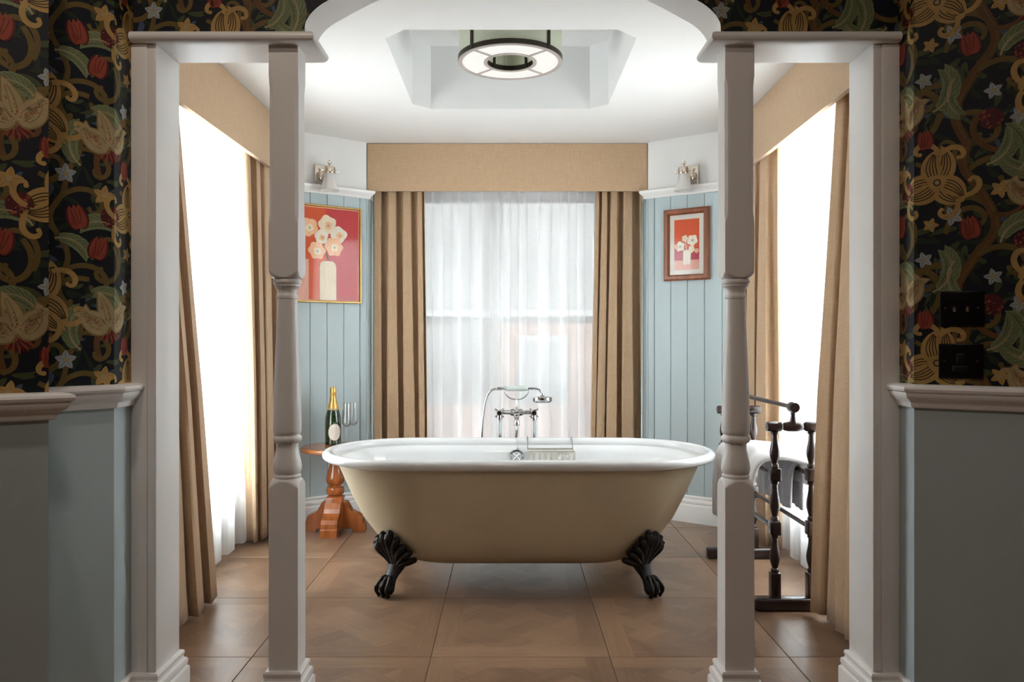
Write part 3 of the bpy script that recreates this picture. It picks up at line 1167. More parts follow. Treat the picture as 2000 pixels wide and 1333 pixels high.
def make_post(x, label):
    e = empty('turned_post', (x, AY0 + PH, 0))
    tag(e, label, 'post', 'white turned posts under the arch')
    low = [(0.0, 0.2), (0.60, 0.2)] + [(0.650 + 0.03 * t / 10, 0.0585 - 0.0225 * (t / 10) ** 1.5) for t in range(11)]
    post_mesh('lower_block', low, 'white_paint', e, lambda z: 0.0012)
    tp = [(0.679, 0.033), (0.680, 0.0365), (0.684, 0.0385), (0.689, 0.0365), (0.691, 0.0345), (0.694, 0.0365), (0.702, 0.0392), (0.712, 0.0394),
          (0.726, 0.0375), (0.742, 0.0335), (0.758, 0.0303), (0.770, 0.0292), (0.777, 0.0305), (0.780, 0.036), (0.785, 0.0393), (0.790, 0.0397),
          (0.795, 0.0385), (0.798, 0.034), (0.801, 0.0335), (0.804, 0.037), (0.812, 0.0388), (0.86, 0.0380), (0.926, 0.0364), (1.0, 0.0335),
          (1.074, 0.0304), (1.173, 0.0272), (1.180, 0.0272), (1.181, 0.0288), (1.186, 0.0292), (1.190, 0.0285), (1.192, 0.0262), (1.198, 0.0250),
          (1.206, 0.0268), (1.212, 0.0315), (1.215, 0.0345), (1.217, 0.0352), (1.219, 0.0345), (1.221, 0.0365), (1.225, 0.0385), (1.229, 0.0387),
          (1.233, 0.037), (1.235, 0.035), (1.237, 0.034)]
    vs, fs = lathe_vf([(r_, z_) for z_, r_ in tp], 48)
    fix(mk('turned_shaft', vs, fs, 'white_paint', e, True, 50))
    up = [(1.2365 + 0.022 * t / 10, 0.036 + 0.0225 * (t / 10) ** 0.6) for t in range(11)] + [(1.30, 0.2)]
    up += [(z, 0.2) for z in (1.386, 1.394, 1.402, 1.408, 1.415, 1.5, 1.6, 1.7, 1.765, 1.772, 1.778, 1.785, 1.792, ZS)]
    post_mesh('upper_block', up, 'white_paint', e, lambda z: max(0.0012, interp(CHF, z)))
    h = PH
    moulding('plinth', [(-h, -h), (h, -h), (h, h), (-h, h)], SK, 'white_paint', e, closed=True, side=1)
    return e


make_post(-0.6195, 'white turned wooden post left of the bath, before the framed red picture')
make_post(0.6365, 'white turned wooden post right of the bath, before the dark towel rail')


# =================================================================== CURTAINS
def drape(name, t0, t1, b0, b1, zt, zb, folds, at, ab, seed, material, label, cat, group, thick=0.0, nu=None, nv=26, hem=None, ease=1.0, omega=0.42, crisp=1.8):
    rnd = random.Random(seed)
    nu = nu or folds * 12
    # uneven fold phase
    w = [rnd.uniform(0.5, 1.6) for _ in range(folds)]
    tot = sum(w)
    edges = [0.0]
    for q in w:
        edges.append(edges[-1] + q / tot)
    am = [rnd.uniform(0.6, 1.25) for _ in range(folds + 1)]
    drift = [rnd.uniform(-0.5, 0.5) for _ in range(4)]
    t0, t1, b0, b1 = map(Vector, (t0, t1, b0, b1))

    def phase(u):
        for k in range(folds):
            if u <= edges[k + 1] + 1e-9:
                f = (u - edges[k]) / (edges[k + 1] - edges[k])
                return k + f, am[k] * (1 - f) + am[k + 1] * f
        return folds, am[-1]
    vs, fs = [], []
    for j in range(nv + 1):
        v = j / nv                                     # 0 top .. 1 bottom
        vv = v ** ease
        z0 = zt + (zb - zt) * v
        p, q = t0.lerp(b0, vv), t1.lerp(b1, vv)
        d = q - p
        ln = d.length
        d = d / ln
        nn = Vector((d.y, -d.x))
        a = at + (ab - at) * min(1, v * 1.6)
        for i in range(nu + 1):
            u = i / nu
            ph, k = phase(u)
            ph2 = ph * 2 * PI + 0.5 * sin(v * 2.2 + drift[0] * 5) * (0.25 + drift[1]) + 0.35 * sin(3 * v + ph + drift[2] * 6) * v
            off = a * k * (math.tanh(crisp * sin(ph2)) / math.tanh(crisp) + 0.22 * sin(2 * ph2 + 1.0 + drift[3]))
            lat = -omega * ln / folds * 0.55 * sin(2 * ph2) * min(1, 0.3 + v)
            lat *= min(1, 8 * u, 8 * (1 - u))
            P = p + d * (u * ln + lat) + nn * off
            z = z0
            if hem:
                z += hem(u, v)
            vs.append((P.x, P.y, z))
    W = nu + 1
    for j in range(nv):
        for i in range(nu):
            a = j * W + i
            fs.append((a, a + 1, a + W + 1, a + W))
    if thick:
        o = mk(name, vs, fs, material, None, True, 80)
        m = o.modifiers.new('thickness', 'SOLIDIFY')
        m.thickness = thick
        m.offset = 0
    else:
        o = mk(name, vs, fs, material, None, True, 80)
    tag(o, label, cat, group)
    return o


ZPB = 1.964
ct = 'beige linen curtains of the bay'
drape('curtain', (-1.305, 2.42), (-1.29, 3.02), (-1.235, 2.42), (-1.225, 3.26), 2.21, 0.018, 6, 0.022, 0.052, 1, 'linen',
      'beige linen curtain nearest the left jamb, its hem by the left post', 'curtain', ct, 0.004)
drape('curtain', (-1.305, 3.83), (-1.25, 4.36), (-1.335, 4.04), (-1.245, 4.37), 2.21, 0.02, 4, 0.020, 0.036, 5, 'linen',
      'beige linen curtain at the far end of the left window, beside the white sheer', 'curtain', ct, 0.004)
drape('curtain', (1.300, 3.04), (1.300, 2.42), (1.225, 3.03), (1.235, 2.42), 2.21, 0.018, 6, 0.020, 0.052, 9, 'linen',
      'beige linen curtain nearest the right jamb, hanging in front of the towel rail', 'curtain', ct, 0.004)
drape('curtain', (1.255, 4.34), (1.30, 3.80), (1.255, 4.35), (1.315, 3.88), 2.21, 0.02, 4, 0.018, 0.036, 13, 'linen',
      'beige linen curtain at the far end of the right window, behind the right post', 'curtain', ct, 0.004)
drape('curtain', (-0.838, 4.875), (-0.525, 4.875), (-0.834, 4.875), (-0.500, 4.875), 2.21, 0.015, 4, 0.026, 0.044, 23, 'linen',
      'beige linen curtain left of the back window, beside the red poster', 'curtain', ct, 0.004)
drape('curtain', (0.545, 4.875), (0.825, 4.875), (0.50, 4.875), (0.822, 4.875), 2.21, 0.015, 4, 0.026, 0.044, 31, 'linen',
      'beige linen curtain right of the back window, beside the small framed picture', 'curtain', ct, 0.004)
sg = 'white sheer curtains'
drape('sheer_curtain', (-0.64, 5.01), (-0.035, 5.01), (-0.63, 5.01), (-0.02, 5.01), 2.22, 0.02, 5, 0.014, 0.022, 3, 'sheer',
      'left white sheer panel over the back window', 'sheer curtain', sg, omega=0.3, crisp=0.6)
drape('sheer_curtain', (-0.115, 4.965), (0.64, 4.965), (-0.12, 4.965), (0.64, 4.965), 2.22, 0.02, 6, 0.014, 0.022, 4, 'sheer',
      'right white sheer panel over the back window, behind the hand shower', 'sheer curtain', sg, omega=0.3, crisp=0.6)
drape('sheer_curtain', (-1.385, 2.55), (-1.385, 4.20), (-1.375, 2.62), (-1.375, 4.16), 2.22, 0.02, 9, 0.010, 0.026, 6, 'sheer_side',
      'white sheer curtain hanging to the floor at the left window', 'sheer curtain', sg, omega=0.2, crisp=0.6)
drape('sheer_curtain', (1.385, 4.20), (1.385, 2.55), (1.375, 4.16), (1.375, 2.62), 2.22, 0.02, 9, 0.010, 0.026, 8, 'sheer_side',
      'white sheer curtain at the right window, behind the towel rail', 'sheer curtain', sg, omega=0.2, crisp=0.6)
PEL = [(0, ZPB), (0, ZC - 0.003), (-0.022, ZC - 0.003), (-0.022, ZPB)]
pg = 'beige fabric pelmets'
for path, sd, lb in (([(-0.856, 4.875), (-0.856, 4.762), (0.841, 4.762), (0.841, 4.875)], 1, 'beige fabric pelmet spanning the back window'),
                     ([(-1.42, 2.325), (-1.24, 2.325), (-1.24, 4.405), (-1.34, 4.405)], 1, 'beige fabric pelmet over the left side window'),
                     ([(1.36, 4.36), (1.262, 4.36), (1.200, 2.325), (1.42, 2.325)], 1, 'beige fabric pelmet over the right side window')):
    o = moulding('pelmet', path, PEL, 'linen', side=sd, angle=20)
    tag(o, lb, 'pelmet', pg)


# =================================================================== BATH
TX, TY = 0.045, 3.545
tub = empty('bathtub', (TX, TY, 0))
tag(tub, 'freestanding double ended roll top bath, cream outside, on black claw feet', 'bathtub')


def ring(z, hl, hw, seg=25):
    s = hl - hw
    pts = []
    for c, a0 in ((s, -PI / 2), (-s, PI / 2)):
        for k in range(seg):
            a = a0 + PI * k / (seg - 1)
            pts.append((c + hw * cos(a), hw * sin(a), z))
        # straight run midpoints
        x0, x1 = (s, -s) if c == s else (-s, s)
        y = hw if c == s else -hw
        for k in range(1, 8):
            t = k / 8
            pts.append((x0 + (x1 - x0) * t, y, z))
    return pts


def rings_mesh(name, lv, material, parent, cap0=False, cap1=False):
    vs, fs = [], []
    for l in lv:
        vs += ring(*l)
    m = len(ring(*lv[0]))
    for i in range(len(lv) - 1):
        for k in range(m):
            a, b = i * m + k, i * m + (k + 1) % m
            fs.append((a, b, b + m, a + m))
    if cap0:
        fs.append(tuple(range(m))[::-1])
    if cap1:
        fs.append(tuple((len(lv) - 1) * m + k for k in range(m)))
    return fix(mk(name, vs, fs, material, parent, True, 60))


outer_lv = [(.108, .34, .10), (.1085, .42, .165), (.112, .475, .205), (.121, .520, .235), (.138, .560, .262), (.165, .597, .283), (.21, .637, .300),
            (.287, .695, .320), (.38, .743, .337), (.46, .780, .349), (.52, .806, .356), (.538, .815, .358)]
rings_mesh('outer_shell', outer_lv, 'tub_paint', tub, cap0=True)
rim_lv = []
for k in range(15):
    a = PI * 1.25 - (PI * 1.45) * k / 14          # outer underside, over the top, to the inside
    rim_lv.append((0.5535 + 0.0215 * sin(a), 0.853 - 0.024 * cos(a), 0.366 - 0.024 * cos(a)))
# a goes from 225 deg (cos<0 -> outside) to -36 deg (inside)
rim_lv = [(.535, .812, .356)] + [(.530, .838, .372)] + rim_lv
inner = [(.535, .812, .330), (.505, .784, .322), (.46, .762, .315), (.36, .712, .300), (.27, .655, .280), (.215, .61, .255), (.18, .55, .215), (.163, .48, .165), (.157, .38, .09), (.156, .28, .02)]
rings_mesh('enamel_basin', rim_lv + inner, 'enamel', tub, cap1=True)


def make_foot(lx, ly, sx, sy, label):
    o = Vector((0.533 * sx, 0.846 * sy, 0))
    t = Vector((-o.y, o.x, 0))
    if t.x * sx < 0:
        t = -t                                    # t.x points to the tub's end side
    base = Vector((lx, ly, 0))

    def W(a, b, z):
        return base + t * a + o * b + Vector((0, 0, z))
    rg = [(-.020, .232, .020, .008), (-.034, .215, .045, .012), (-.050, .190, .066, .018), (-.064, .165, .066, .026), (-.072, .142, .050, .032),
          (-.066, .120, .046, .034), (-.052, .100, .037, .032), (-.034, .082, .030, .029), (-.016, .066, .029, .029), (-.004, .052, .032, .031), (.002, .038, .034, .032),
          (.002, .022, .032, .030), (.0, .010, .023, .022), (0, .004, .011, .011), (0, 0.0, .010, .010)]
    vs, fs = [], []
    sg_ = 20
    for b, z, w, d in rg:
        for k in range(sg_):
            a = 2 * PI * k / sg_
            vs.append(tuple(W(w * cos(a), b + d * sin(a), z)))
    for i in range(len(rg) - 1):
        for k in range(sg_):
            a, b = i * sg_ + k, i * sg_ + (k + 1) % sg_
            fs.append((a, b, b + sg_, a + sg_))
    fs.append(tuple(range(sg_))[::-1])
    fs.append(tuple((len(rg) - 1) * sg_ + k for k in range(sg_)))
    f = fix(mk('foot', vs, fs, 'iron', tub, True, 60))
    # leaf lobes fanning over the shell
    lob = []
    for q, (ta, tb, tz, r) in enumerate(((-.098, -.058, .150, .012), (-.082, -.046, .178, .013), (-.058, -.036, .203, .014), (-.030, -.026, .232, .015), (.002, -.018, .254, .017),
                                         (.034, -.014, .250, .014), (.060, -.016, .232, .014), (.078, -.024, .205, .012))):
        pts = [W(ta * .12, -.050, .108), W(ta * .40, -.042 + .3 * (tb + .05), .108 + (tz - .108) * .42), W(ta * .78, tb * .85 + .006, .108 + (tz - .108) * .80), W(ta, tb, tz), W(ta * 1.04, tb + .012, tz + .001)]
        cp = catmull(pts, 4)
        n_ = len(cp)
        lob.append(tube_vf(cp, [r * (0.45 + 0.75 * sin(PI * min(1, (k / (n_ - 1)) * .9 + .05))) for k in range(n_)], 8))
    multi('leaf', lob, 'iron', f, 60)
    toes = []
    for ta in (-.024, 0, .024):
        pts = [W(ta * .5, -.010, .078), W(ta * .9, .012, .070), W(ta * 1.15, .030, .050), W(ta * 1.2, .033, .026), W(ta, .022, .006)]
        toes.append(tube_vf(catmull(pts, 4), [.0085 + .002 * sin(k * .8) for k in range(17)], 8))
    multi('toes', toes, 'iron', f, 60)
    return f


for sx, sy in ((-1, -1), (1, -1), (-1, 1), (1, 1)):
    make_foot(0.548 * sx, 0.289 * sy, sx, sy, '')
# overflow and plug chain on the far inside wall
lathe('overflow', [(0.0, -0.006), (0.012, -0.006), (0.014, -0.004), (0.024, -0.004), (0.027, -0.010), (0.034, -0.008), (0.036, 0.0), (0.036, 0.012)], 'chrome', tub, 28, 'y', (-0.005, 0.314, 0.488))
for a in (0.78, 2.36):
    tube('overflow_bar', [(-0.005 - 0.026 * cos(a), 0.305, 0.488 - 0.026 * sin(a)), (-0.005 + 0.026 * cos(a), 0.305, 0.488 + 0.026 * sin(a))], 0.0035, 'chrome', tub, 8)
ch = []
for k in range(16):
    z = 0.574 - k * 0.0062
    yy = 0.361 - 0.0028 * k if k > 1 else 0.362
    r_ = 0.0032
    cen = Vector((-0.002 + 0.002 * sin(k), yy - 0.012, z))
    ax = (Vector((1, 0, 0)), Vector((0, 1, 0)))[k % 2]
    ch.append(tube_vf([cen + ax * r_ * cos(2 * PI * q / 8) + Vector((0, 0, r_ * 1.5 * sin(2 * PI * q / 8))) for q in range(8)], 0.0009, 5, True))
multi('plug_chain', ch, 'chrome', tub)

# soap rack hung on the far rim
rk = empty('soap_rack', (0, 0, 0.50))
tag(rk, 'small silvery bath rack hooked over the far rim of the bath', 'rack')
rx0, rx1, ry0, ry1, rz0, rz1 = 0.094, 0.314, 3.745, 3.842, -0.035, 0.028
tube('top_rim', [(rx0, ry0, rz1), (rx1, ry0, rz1), (rx1, ry1, rz1), (rx0, ry1, rz1)], 0.004, 'brass_wire', rk, 8, True)
tube('bottom_rim', [(rx0, ry0, rz0), (rx1, ry0, rz0), (rx1, ry1, rz0), (rx0, ry1, rz0)], 0.004, 'brass_wire', rk, 8, True)
for k in range(9):
    x = rx0 + (rx1 - rx0) * k / 8
    box('slat', x - 0.006, x + 0.006, ry0 - 0.002, ry0 + 0.001, rz0, rz1, 'brass_wire', rk)
for k in range(7):
    y = ry0 + (ry1 - ry0) * (k + 0.5) / 7
    box('base_slat', rx0, rx1, y - 0.004, y + 0.004, rz0 - 0.001, rz0 + 0.002, 'brass_wire', rk)
for x in (rx0, rx1):
    tube('hook', catmull([(x, ry1, rz1), (x, ry1 + 0.03, rz1 + 0.03), (x, TY + 0.347, 0.070), (x, TY + 0.366, 0.080), (x, TY + 0.386, 0.074), (x, TY + 0.393, 0.055)], 5), 0.0026, 'chrome', rk, 8)
multi('soap_dish_loop', [tube_vf([(0.262 + 0.022 * cos(a), ry0 - 0.003, 0.004 + 0.014 * sin(a)) for a in [2 * PI * q / 14 for q in range(14)]], 0.002, 6, True)], 'brass_wire', rk)

# =================================================================== STANDPIPE MIXER
MX, MY = 0.042, 4.03
tap = empty('bath_mixer_tap', (MX, MY, 0))
tag(tap, 'chrome standpipe mixer tap with hand shower cradle behind the bath', 'tap')
for s in (-1, 1):
    lathe('standpipe', [(0.028, 0.0), (0.028, 0.006), (0.014, 0.012), (0.0118, 0.02), (0.0118, 0.65), (0.015, 0.652), (0.015, 0.664), (0.0125, 0.668), (0.0125, 0.70), (0.010, 0.706)], 'chrome', tap, 20, off=(s * 0.088, 0, 0))
    hd = [lathe_vf([(0.012, -0.050), (0.014, -0.046), (0.014, -0.036), (0.009, -0.030), (0.009, 0.0)], 18, 'y', (s * 0.088, 0, 0.690))]
    for q in range(4):
        a = PI / 4 + q * PI / 2
        hd.append(tube_vf([(s * 0.088, -0.041, 0.690), (s * 0.088 + 0.026 * cos(a), -0.041, 0.690 + 0.026 * sin(a))], [0.0048, 0.0036], 8))
        hd.append(lathe_vf([(0.0, -0.0055), (0.0045, -0.003), (0.0055, 0), (0.0045, 0.003), (0.0, 0.0055)], 8, 'z', (s * 0.088 + 0.026 * cos(a), -0.041, 0.690 + 0.026 * sin(a)), False))
    multi('cross_handle', hd, 'chrome', tap)
lathe('crossbar', [(0.015, -0.098), (0.017, -0.094), (0.017, -0.080), (0.011, -0.074), (0.011, -0.034), (0.017, -0.030), (0.019, -0.02), (0.019, 0.02), (0.017, 0.030),
                   (0.011, 0.034), (0.011, 0.074), (0.017, 0.080), (0.017, 0.094), (0.015, 0.098)], 'chrome', tap, 20, 'x', (0, 0, 0.690))
lathe('diverter', [(0.006, -0.060), (0.014, -0.056), (0.016, -0.048), (0.010, -0.040), (0.018, -0.03), (0.022, -0.015), (0.020, 0.02)], 'chrome', tap, 20, 'y', (0, 0, 0.690))
tube('spout', catmull([(0, -0.01, 0.678), (0, -0.055, 0.668), (0, -0.085, 0.655), (0, -0.092, 0.632)], 6), [0.012] * 12 + [0.013, 0.0135, 0.014, 0.014, 0.0145, 0.0145, 0.013], 'chrome', tap, 16)
lathe('centre_collar', [(0.007, 0.60), (0.007, 0.632), (0.012, 0.636), (0.012, 0.66), (0.015, 0.664), (0.015, 0.705), (0.010, 0.71), (0.006, 0.716)], 'chrome', tap, 18)
tube('cradle_stem', [(0, 0, 0.70), (0, 0, 0.757)], 0.0048, 'chrome', tap, 12)
arc = [(0.061 * cos(a), 0, 0.803 + 0.048 * sin(a)) for a in [PI + PI * k / 18 for k in range(19)]]
tube('cradle', [(-0.061, 0, 0.822)] + arc + [(0.061, 0, 0.822)], 0.0036, 'chrome', tap, 10)
lathe('handset_grip', [(0.007, -0.058), (0.0125, -0.052), (0.0135, -0.03), (0.0140, 0), (0.0135, 0.03), (0.0125, 0.052), (0.007, 0.058)], 'porcelain', tap, 20, 'x', (0, -0.002, 0.812))
lathe('handset_neck', [(0.006, -0.104), (0.0085, -0.100), (0.0085, -0.078), (0.007, -0.074), (0.007, -0.064), (0.011, -0.062), (0.011, -0.055)], 'chrome', tap, 16, 'x', (0, -0.002, 0.812))
tube('handset_arm', catmull([(0.055, -0.002, 0.812), (0.085, -0.002, 0.812), (0.108, -0.002, 0.808), (0.124, -0.002, 0.795), (0.131, -0.002, 0.774)], 5), 0.0068, 'chrome', tap, 12)
lathe('shower_rose', [(0.010, 0.030), (0.012, 0.026), (0.012, 0.018), (0.020, 0.014), (0.044, 0.010), (0.050, 0.006), (0.051, -0.010), (0.049, -0.016), (0.046, -0.018), (0.0, -0.019)],
      'chrome', tap, 32, 'z', (0.132, -0.002, 0.760))
tube('shower_hose', catmull([(-0.10, -0.002, 0.812), (-0.128, -0.002, 0.803), (-0.152, 0.0, 0.77), (-0.168, 0.005, 0.70), (-0.178, 0.01, 0.60), (-0.182, 0.02, 0.45), (-0.165, 0.03, 0.30),
                             (-0.11, 0.03, 0.22), (-0.05, 0.03, 0.26), (-0.015, 0.02, 0.42), (0.0, 0.012, 0.60), (0, 0.01, 0.672)], 8), 0.0062, 'chrome', tap, 10)

# =================================================================== SIDE TABLE, BOTTLE, FLUTES
SX, SY = -0.962, 4.365
ZT = 0.470
tb = empty('side_table', (SX, SY, 0))
tag(tb, 'small round wooden pedestal table left of the bath', 'table')
lathe('table_top', [(0.0, ZT - 0.026), (0.175, ZT - 0.026), (0.186, ZT - 0.022), (0.190, ZT - 0.013), (0.188, ZT - 0.004), (0.184, ZT), (0.0, ZT)], 'table_top_wood', tb, 56)
lathe('pedestal', [(0.034, 0.444), (0.036, 0.43), (0.029, 0.422), (0.032, 0.410), (0.029, 0.395), (0.030, 0.37), (0.040, 0.335), (0.049, 0.30), (0.050, 0.278), (0.043, 0.262), (0.031, 0.255),
                   (0.031, 0.250), (0.046, 0.243), (0.050, 0.225), (0.047, 0.207), (0.036, 0.199), (0.036, 0.190)], 'table_wood', tb, 32)
box('hub_block', -0.046, 0.046, -0.046, 0.046, 0.030, 0.192, 'table_wood', tb, 0.004)
arm = [(0.040, 0.165), (0.066, 0.165), (0.078, 0.135), (0.094, 0.115), (0.125, 0.100), (0.146, 0.090), (0.155, 0.068), (0.158, 0.045), (0.170, 0.04), (0.170, 0.0), (0.100, 0.0), (0.096, 0.018), (0.040, 0.018)]
for q in range(4):
    o = poly_prism('foot', arm, -0.044 if q == 3 else -0.030, 0.044 if q == 3 else 0.030, 'table_wood', tb, 0.0)
    o.rotation_euler = (0, 0, q * PI / 2)

bt = empty('champagne_bottle', (-0.990, 4.435, ZT))
tag(bt, 'dark green champagne bottle with gold foil on the side table', 'bottle')
lathe('glass_body', [(0.02, 0.004), (0.040, 0.0), (0.0445, 0.004), (0.0450, 0.03), (0.0450, 0.125), (0.0435, 0.150), (0.038, 0.178), (0.030, 0.205), (0.022, 0.232), (0.0165, 0.262), (0.0145, 0.30)], 'bottle_glass', bt, 40)
lathe('foil', [(0.0310, 0.205), (0.0316, 0.206), (0.0270, 0.222), (0.0215, 0.242), (0.0180, 0.266), (0.0165, 0.288), (0.0178, 0.292), (0.0182, 0.300), (0.0172, 0.305), (0.0178, 0.318), (0.0168, 0.3225), (0.0, 0.324)], 'foil', bt, 36, cap=False)
lathe('foil_band', [(0.0330, 0.196), (0.0338, 0.197), (0.0318, 0.2055), (0.0312, 0.206)], 'label_gold', bt, 36, cap=False)


def label_patch(name, w, h, zc, rad, ang, material, parent, n=22):
    vs, fs = [(rad * sin(ang), -rad * cos(ang), zc)], []
    Q = 7
    for q in range(1, Q + 1):
        for k in range(n):
            a = 2 * PI * k / n
            th = ang + q / Q * w * cos(a) / rad
            vs.append((rad * sin(th), -rad * cos(th), zc + q / Q * h * sin(a)))
    for k in range(n):
        b = (k + 1) % n
        fs.append((0, 1 + k, 1 + b))
        for q in range(Q - 1):
            o_ = 1 + q * n
            fs.append((o_ + k, o_ + n + k, o_ + n + b, o_ + b))
    return mk(name, vs, fs, material, parent, True, 80)


lb = label_patch('label', 0.036, 0.046, 0.073, 0.0454, 0.42, 'label_paper', bt)
label_patch('label_rim', 0.0372, 0.0474, 0.073, 0.0452, 0.42, 'label_gold', bt)
for zz, w0, w1 in ((0.092, -0.010, 0.012), (0.080, -0.020, 0.022), (0.074, -0.018, 0.017), (0.060, -0.012, 0.012)):
    vs, fs = [], []
    rr = random.Random(int(zz * 1000))
    K = 16
    for k in range(K + 1):
        th = 0.42 + (w0 + (w1 - w0) * k / K) / 0.0456
        zw = zz + 0.0012 * sin(k * 2.1) + rr.uniform(-0.0004, 0.0004)
        vs += [(0.0456 * sin(th), -0.0456 * cos(th), zw - 0.0007), (0.0456 * sin(th), -0.0456 * cos(th), zw + 0.0007)]
    for k in range(K):
        fs.append((2 * k, 2 * k + 2, 2 * k + 3, 2 * k + 1))
    mk('label_script', vs, fs, 'label_ink', lb)


def flute(x, y, label):
    e = empty('champagne_flute', (x, y, ZT))
    tag(e, label, 'glass', 'champagne flutes on the side table')
    lathe('flute_base', [(0.0, 0.0), (0.031, 0.0), (0.032, 0.0015), (0.020, 0.003), (0.006, 0.006), (0.0038, 0.014), (0.0034, 0.06), (0.0036, 0.095), (0.0, 0.097)], 'flute_glass', e, 28, cap=False)
    lathe('flute_bowl', [(0.0, 0.096), (0.008, 0.098), (0.018, 0.106), (0.0255, 0.118), (0.0272, 0.126), (0.0262, 0.15), (0.0228, 0.195), (0.0205, 0.232), (0.0197, 0.232), (0.022, 0.195), (0.0254, 0.15),
                         (0.0262, 0.126), (0.024, 0.118), (0.017, 0.108), (0.0, 0.101)], 'flute_glass', e, 32, cap=False)


flute(-0.911, 4.43, 'clear champagne flute next to the bottle on the side table')
flute(-0.888, 4.50, 'clear champagne flute half hidden behind the nearer flute')


# =================================================================== WALL LIGHTS
def u_left(px, off=0.013):
    """distance along the left canted wall where the sight line through column px meets it"""
    k = (px - VX) / FPX
    d = (Vector(CL1) - Vector(CL0)).normalized()
    nn = Vector((d.y, -d.x)) * off
    p = Vector(CL0) + nn
    return (k * p.y - p.x) / (d.x - k * d.y), p, d


def u_right(px, off=0.013):
    k = (px - VX) / FPX
    d = (Vector(CR1) - Vector(CR0)).normalized()
    nn = Vector((d.y, -d.x)) * off
    p = Vector(CR0) + nn
    return (k * p.y - p.x) / (d.x - k * d.y), p, d


def sconce(u, z, wallp, label):
    d = wallp[2]
    p = wallp[1] + d * u
    e = empty('wall_light', (p.x, p.y, z), math.atan2(d.y, d.x))
    tag(e, label, 'wall light', 'nickel wall lights above the picture rail')
    box('back_plate', -0.052, 0.052, -0.012, 0, -0.058, 0.058, 'nickel', e, 0.005, 3)
    multi('rosette', [lathe_vf([(0.030, 0.0), (0.030, -0.016), (0.024, -0.024), (0.012, -0.028), (0.012, -0.05)], 24, 'y', (0, 0, -0.012))], 'nickel', e)
    for a in (0.78, 2.36, 3.93, 5.5):
        lathe('screw', [(0.0, -0.016), (0.004, -0.015), (0.005, -0.012)], 'nickel', e, 10, 'y', (0.040 * cos(a) * 1.05, 0, 0.045 * sin(a) * 1.05), False)
    tube('arm', catmull([(0, -0.03, -0.012), (0, -0.065, -0.012), (0, -0.088, 0.0), (0, -0.10, 0.022)], 5), 0.010, 'nickel', e, 14)
    lathe('gallery', [(0.010, 0.034), (0.030, 0.032), (0.034, 0.026), (0.033, 0.014), (0.036, 0.0), (0.034, -0.008), (0.028, -0.008), (0.026, 0.02), (0.0, 0.024)], 'nickel', e, 28, off=(0, -0.100, 0))
    for sg_ in (-1, 1):
        lathe('thumb_screw', [(0.0, sg_ * 0.031), (0.003, sg_ * 0.031), (0.003, sg_ * 0.044), (0.0065, sg_ * 0.045), (0.0065, sg_ * 0.051), (0.0, sg_ * 0.052)], 'nickel', e, 10, 'x', (0, -0.100, 0.008), False)
    lathe('finial', [(0.006, 0.032), (0.008, 0.040), (0.005, 0.045), (0.012, 0.052), (0.013, 0.058), (0.008, 0.063), (0.005, 0.066), (0.007, 0.072), (0.0, 0.078)], 'nickel', e, 18, off=(0, -0.100, 0), cap=False)
    lathe('glass_shade', [(0.028, 0.004), (0.031, -0.01), (0.034, -0.035), (0.038, -0.060), (0.044, -0.082), (0.052, -0.097), (0.056, -0.104), (0.054, -0.106), (0.042, -0.084), (0.035, -0.060), (0.031, -0.035),
                         (0.028, -0.01), (0.024, 0.004)], 'frosted', e, 36, off=(0, -0.100, 0), cap=False)


ul = u_left(630, 0.0)
sconce(ul[0], 2.02, ul, 'nickel wall light with white glass shade above the red vase poster')
ur = u_right(1349, 0.0)
sconce(ur[0], 2.02, ur, 'nickel wall light with white glass shade above the small wood framed picture')


# =================================================================== PICTURES
def flat(name, pts, y, material, parent):
    return mk(name, [(x, y, z) for x, z in pts], [tuple(range(len(pts)))], material, parent)


def blob(cx, cz, r, seed, n=26, lob=5, amp=0.12, sx=1.0):
    rr = random.Random(seed)
    ph = rr.uniform(0, 6)
    return [(cx + sx * r * (1 + amp * sin(lob * a + ph) + 0.05 * sin(2 * a + ph * 2)) * cos(a), cz + r * (1 + amp * sin(lob * a + ph)) * sin(a)) for a in [2 * PI * k / n for k in range(n)]]


for nm, c in (('art_orange', (0.62, 0.075, 0.012)), ('art_crimson', (0.50, 0.030, 0.036)), ('art_cream', (0.86, 0.72, 0.52)), ('art_peach', (0.84, 0.46, 0.26)), ('art_pink', (0.74, 0.38, 0.30)),
              ('art_stem', (0.05, 0.04, 0.03)), ('art_white', (0.88, 0.80, 0.66)), ('art_core', (0.42, 0.38, 0.26)), ('art_wine', (0.42, 0.03, 0.06))):
    mat(nm, c, 0.55, vary=0.07, scale=14, stretch=(4, 1, 0.6))


def frame_ring(name, w, h, bw, depth, material, parent, prof=None):
    """picture frame ring in local x,z; y<0 outwards"""
    out = [(-w / 2, -h / 2), (w / 2, -h / 2), (w / 2, h / 2), (-w / 2, h / 2)]
    prof = prof or [(0, 0.0), (0, -depth * 0.8), (bw * 0.25, -depth), (bw * 0.75, -depth), (bw, -depth * 0.55), (bw, 0.0)]
    vs, fs = [], []
    for i, (x, z) in enumerate(out):
        sx, sz = (-1 if x > 0 else 1), (-1 if z > 0 else 1)
        for o, y in prof:
            vs.append((x + sx * o, y, z + sz * o))
    k = len(prof)
    for i in range(4):
        for j in range(k):
            fs.append((i * k + j, i * k + (j + 1) % k, ((i + 1) % 4) * k + (j + 1) % k, ((i + 1) % 4) * k + j))
    return fix(mk(name, vs, fs, material, parent, True, 25))


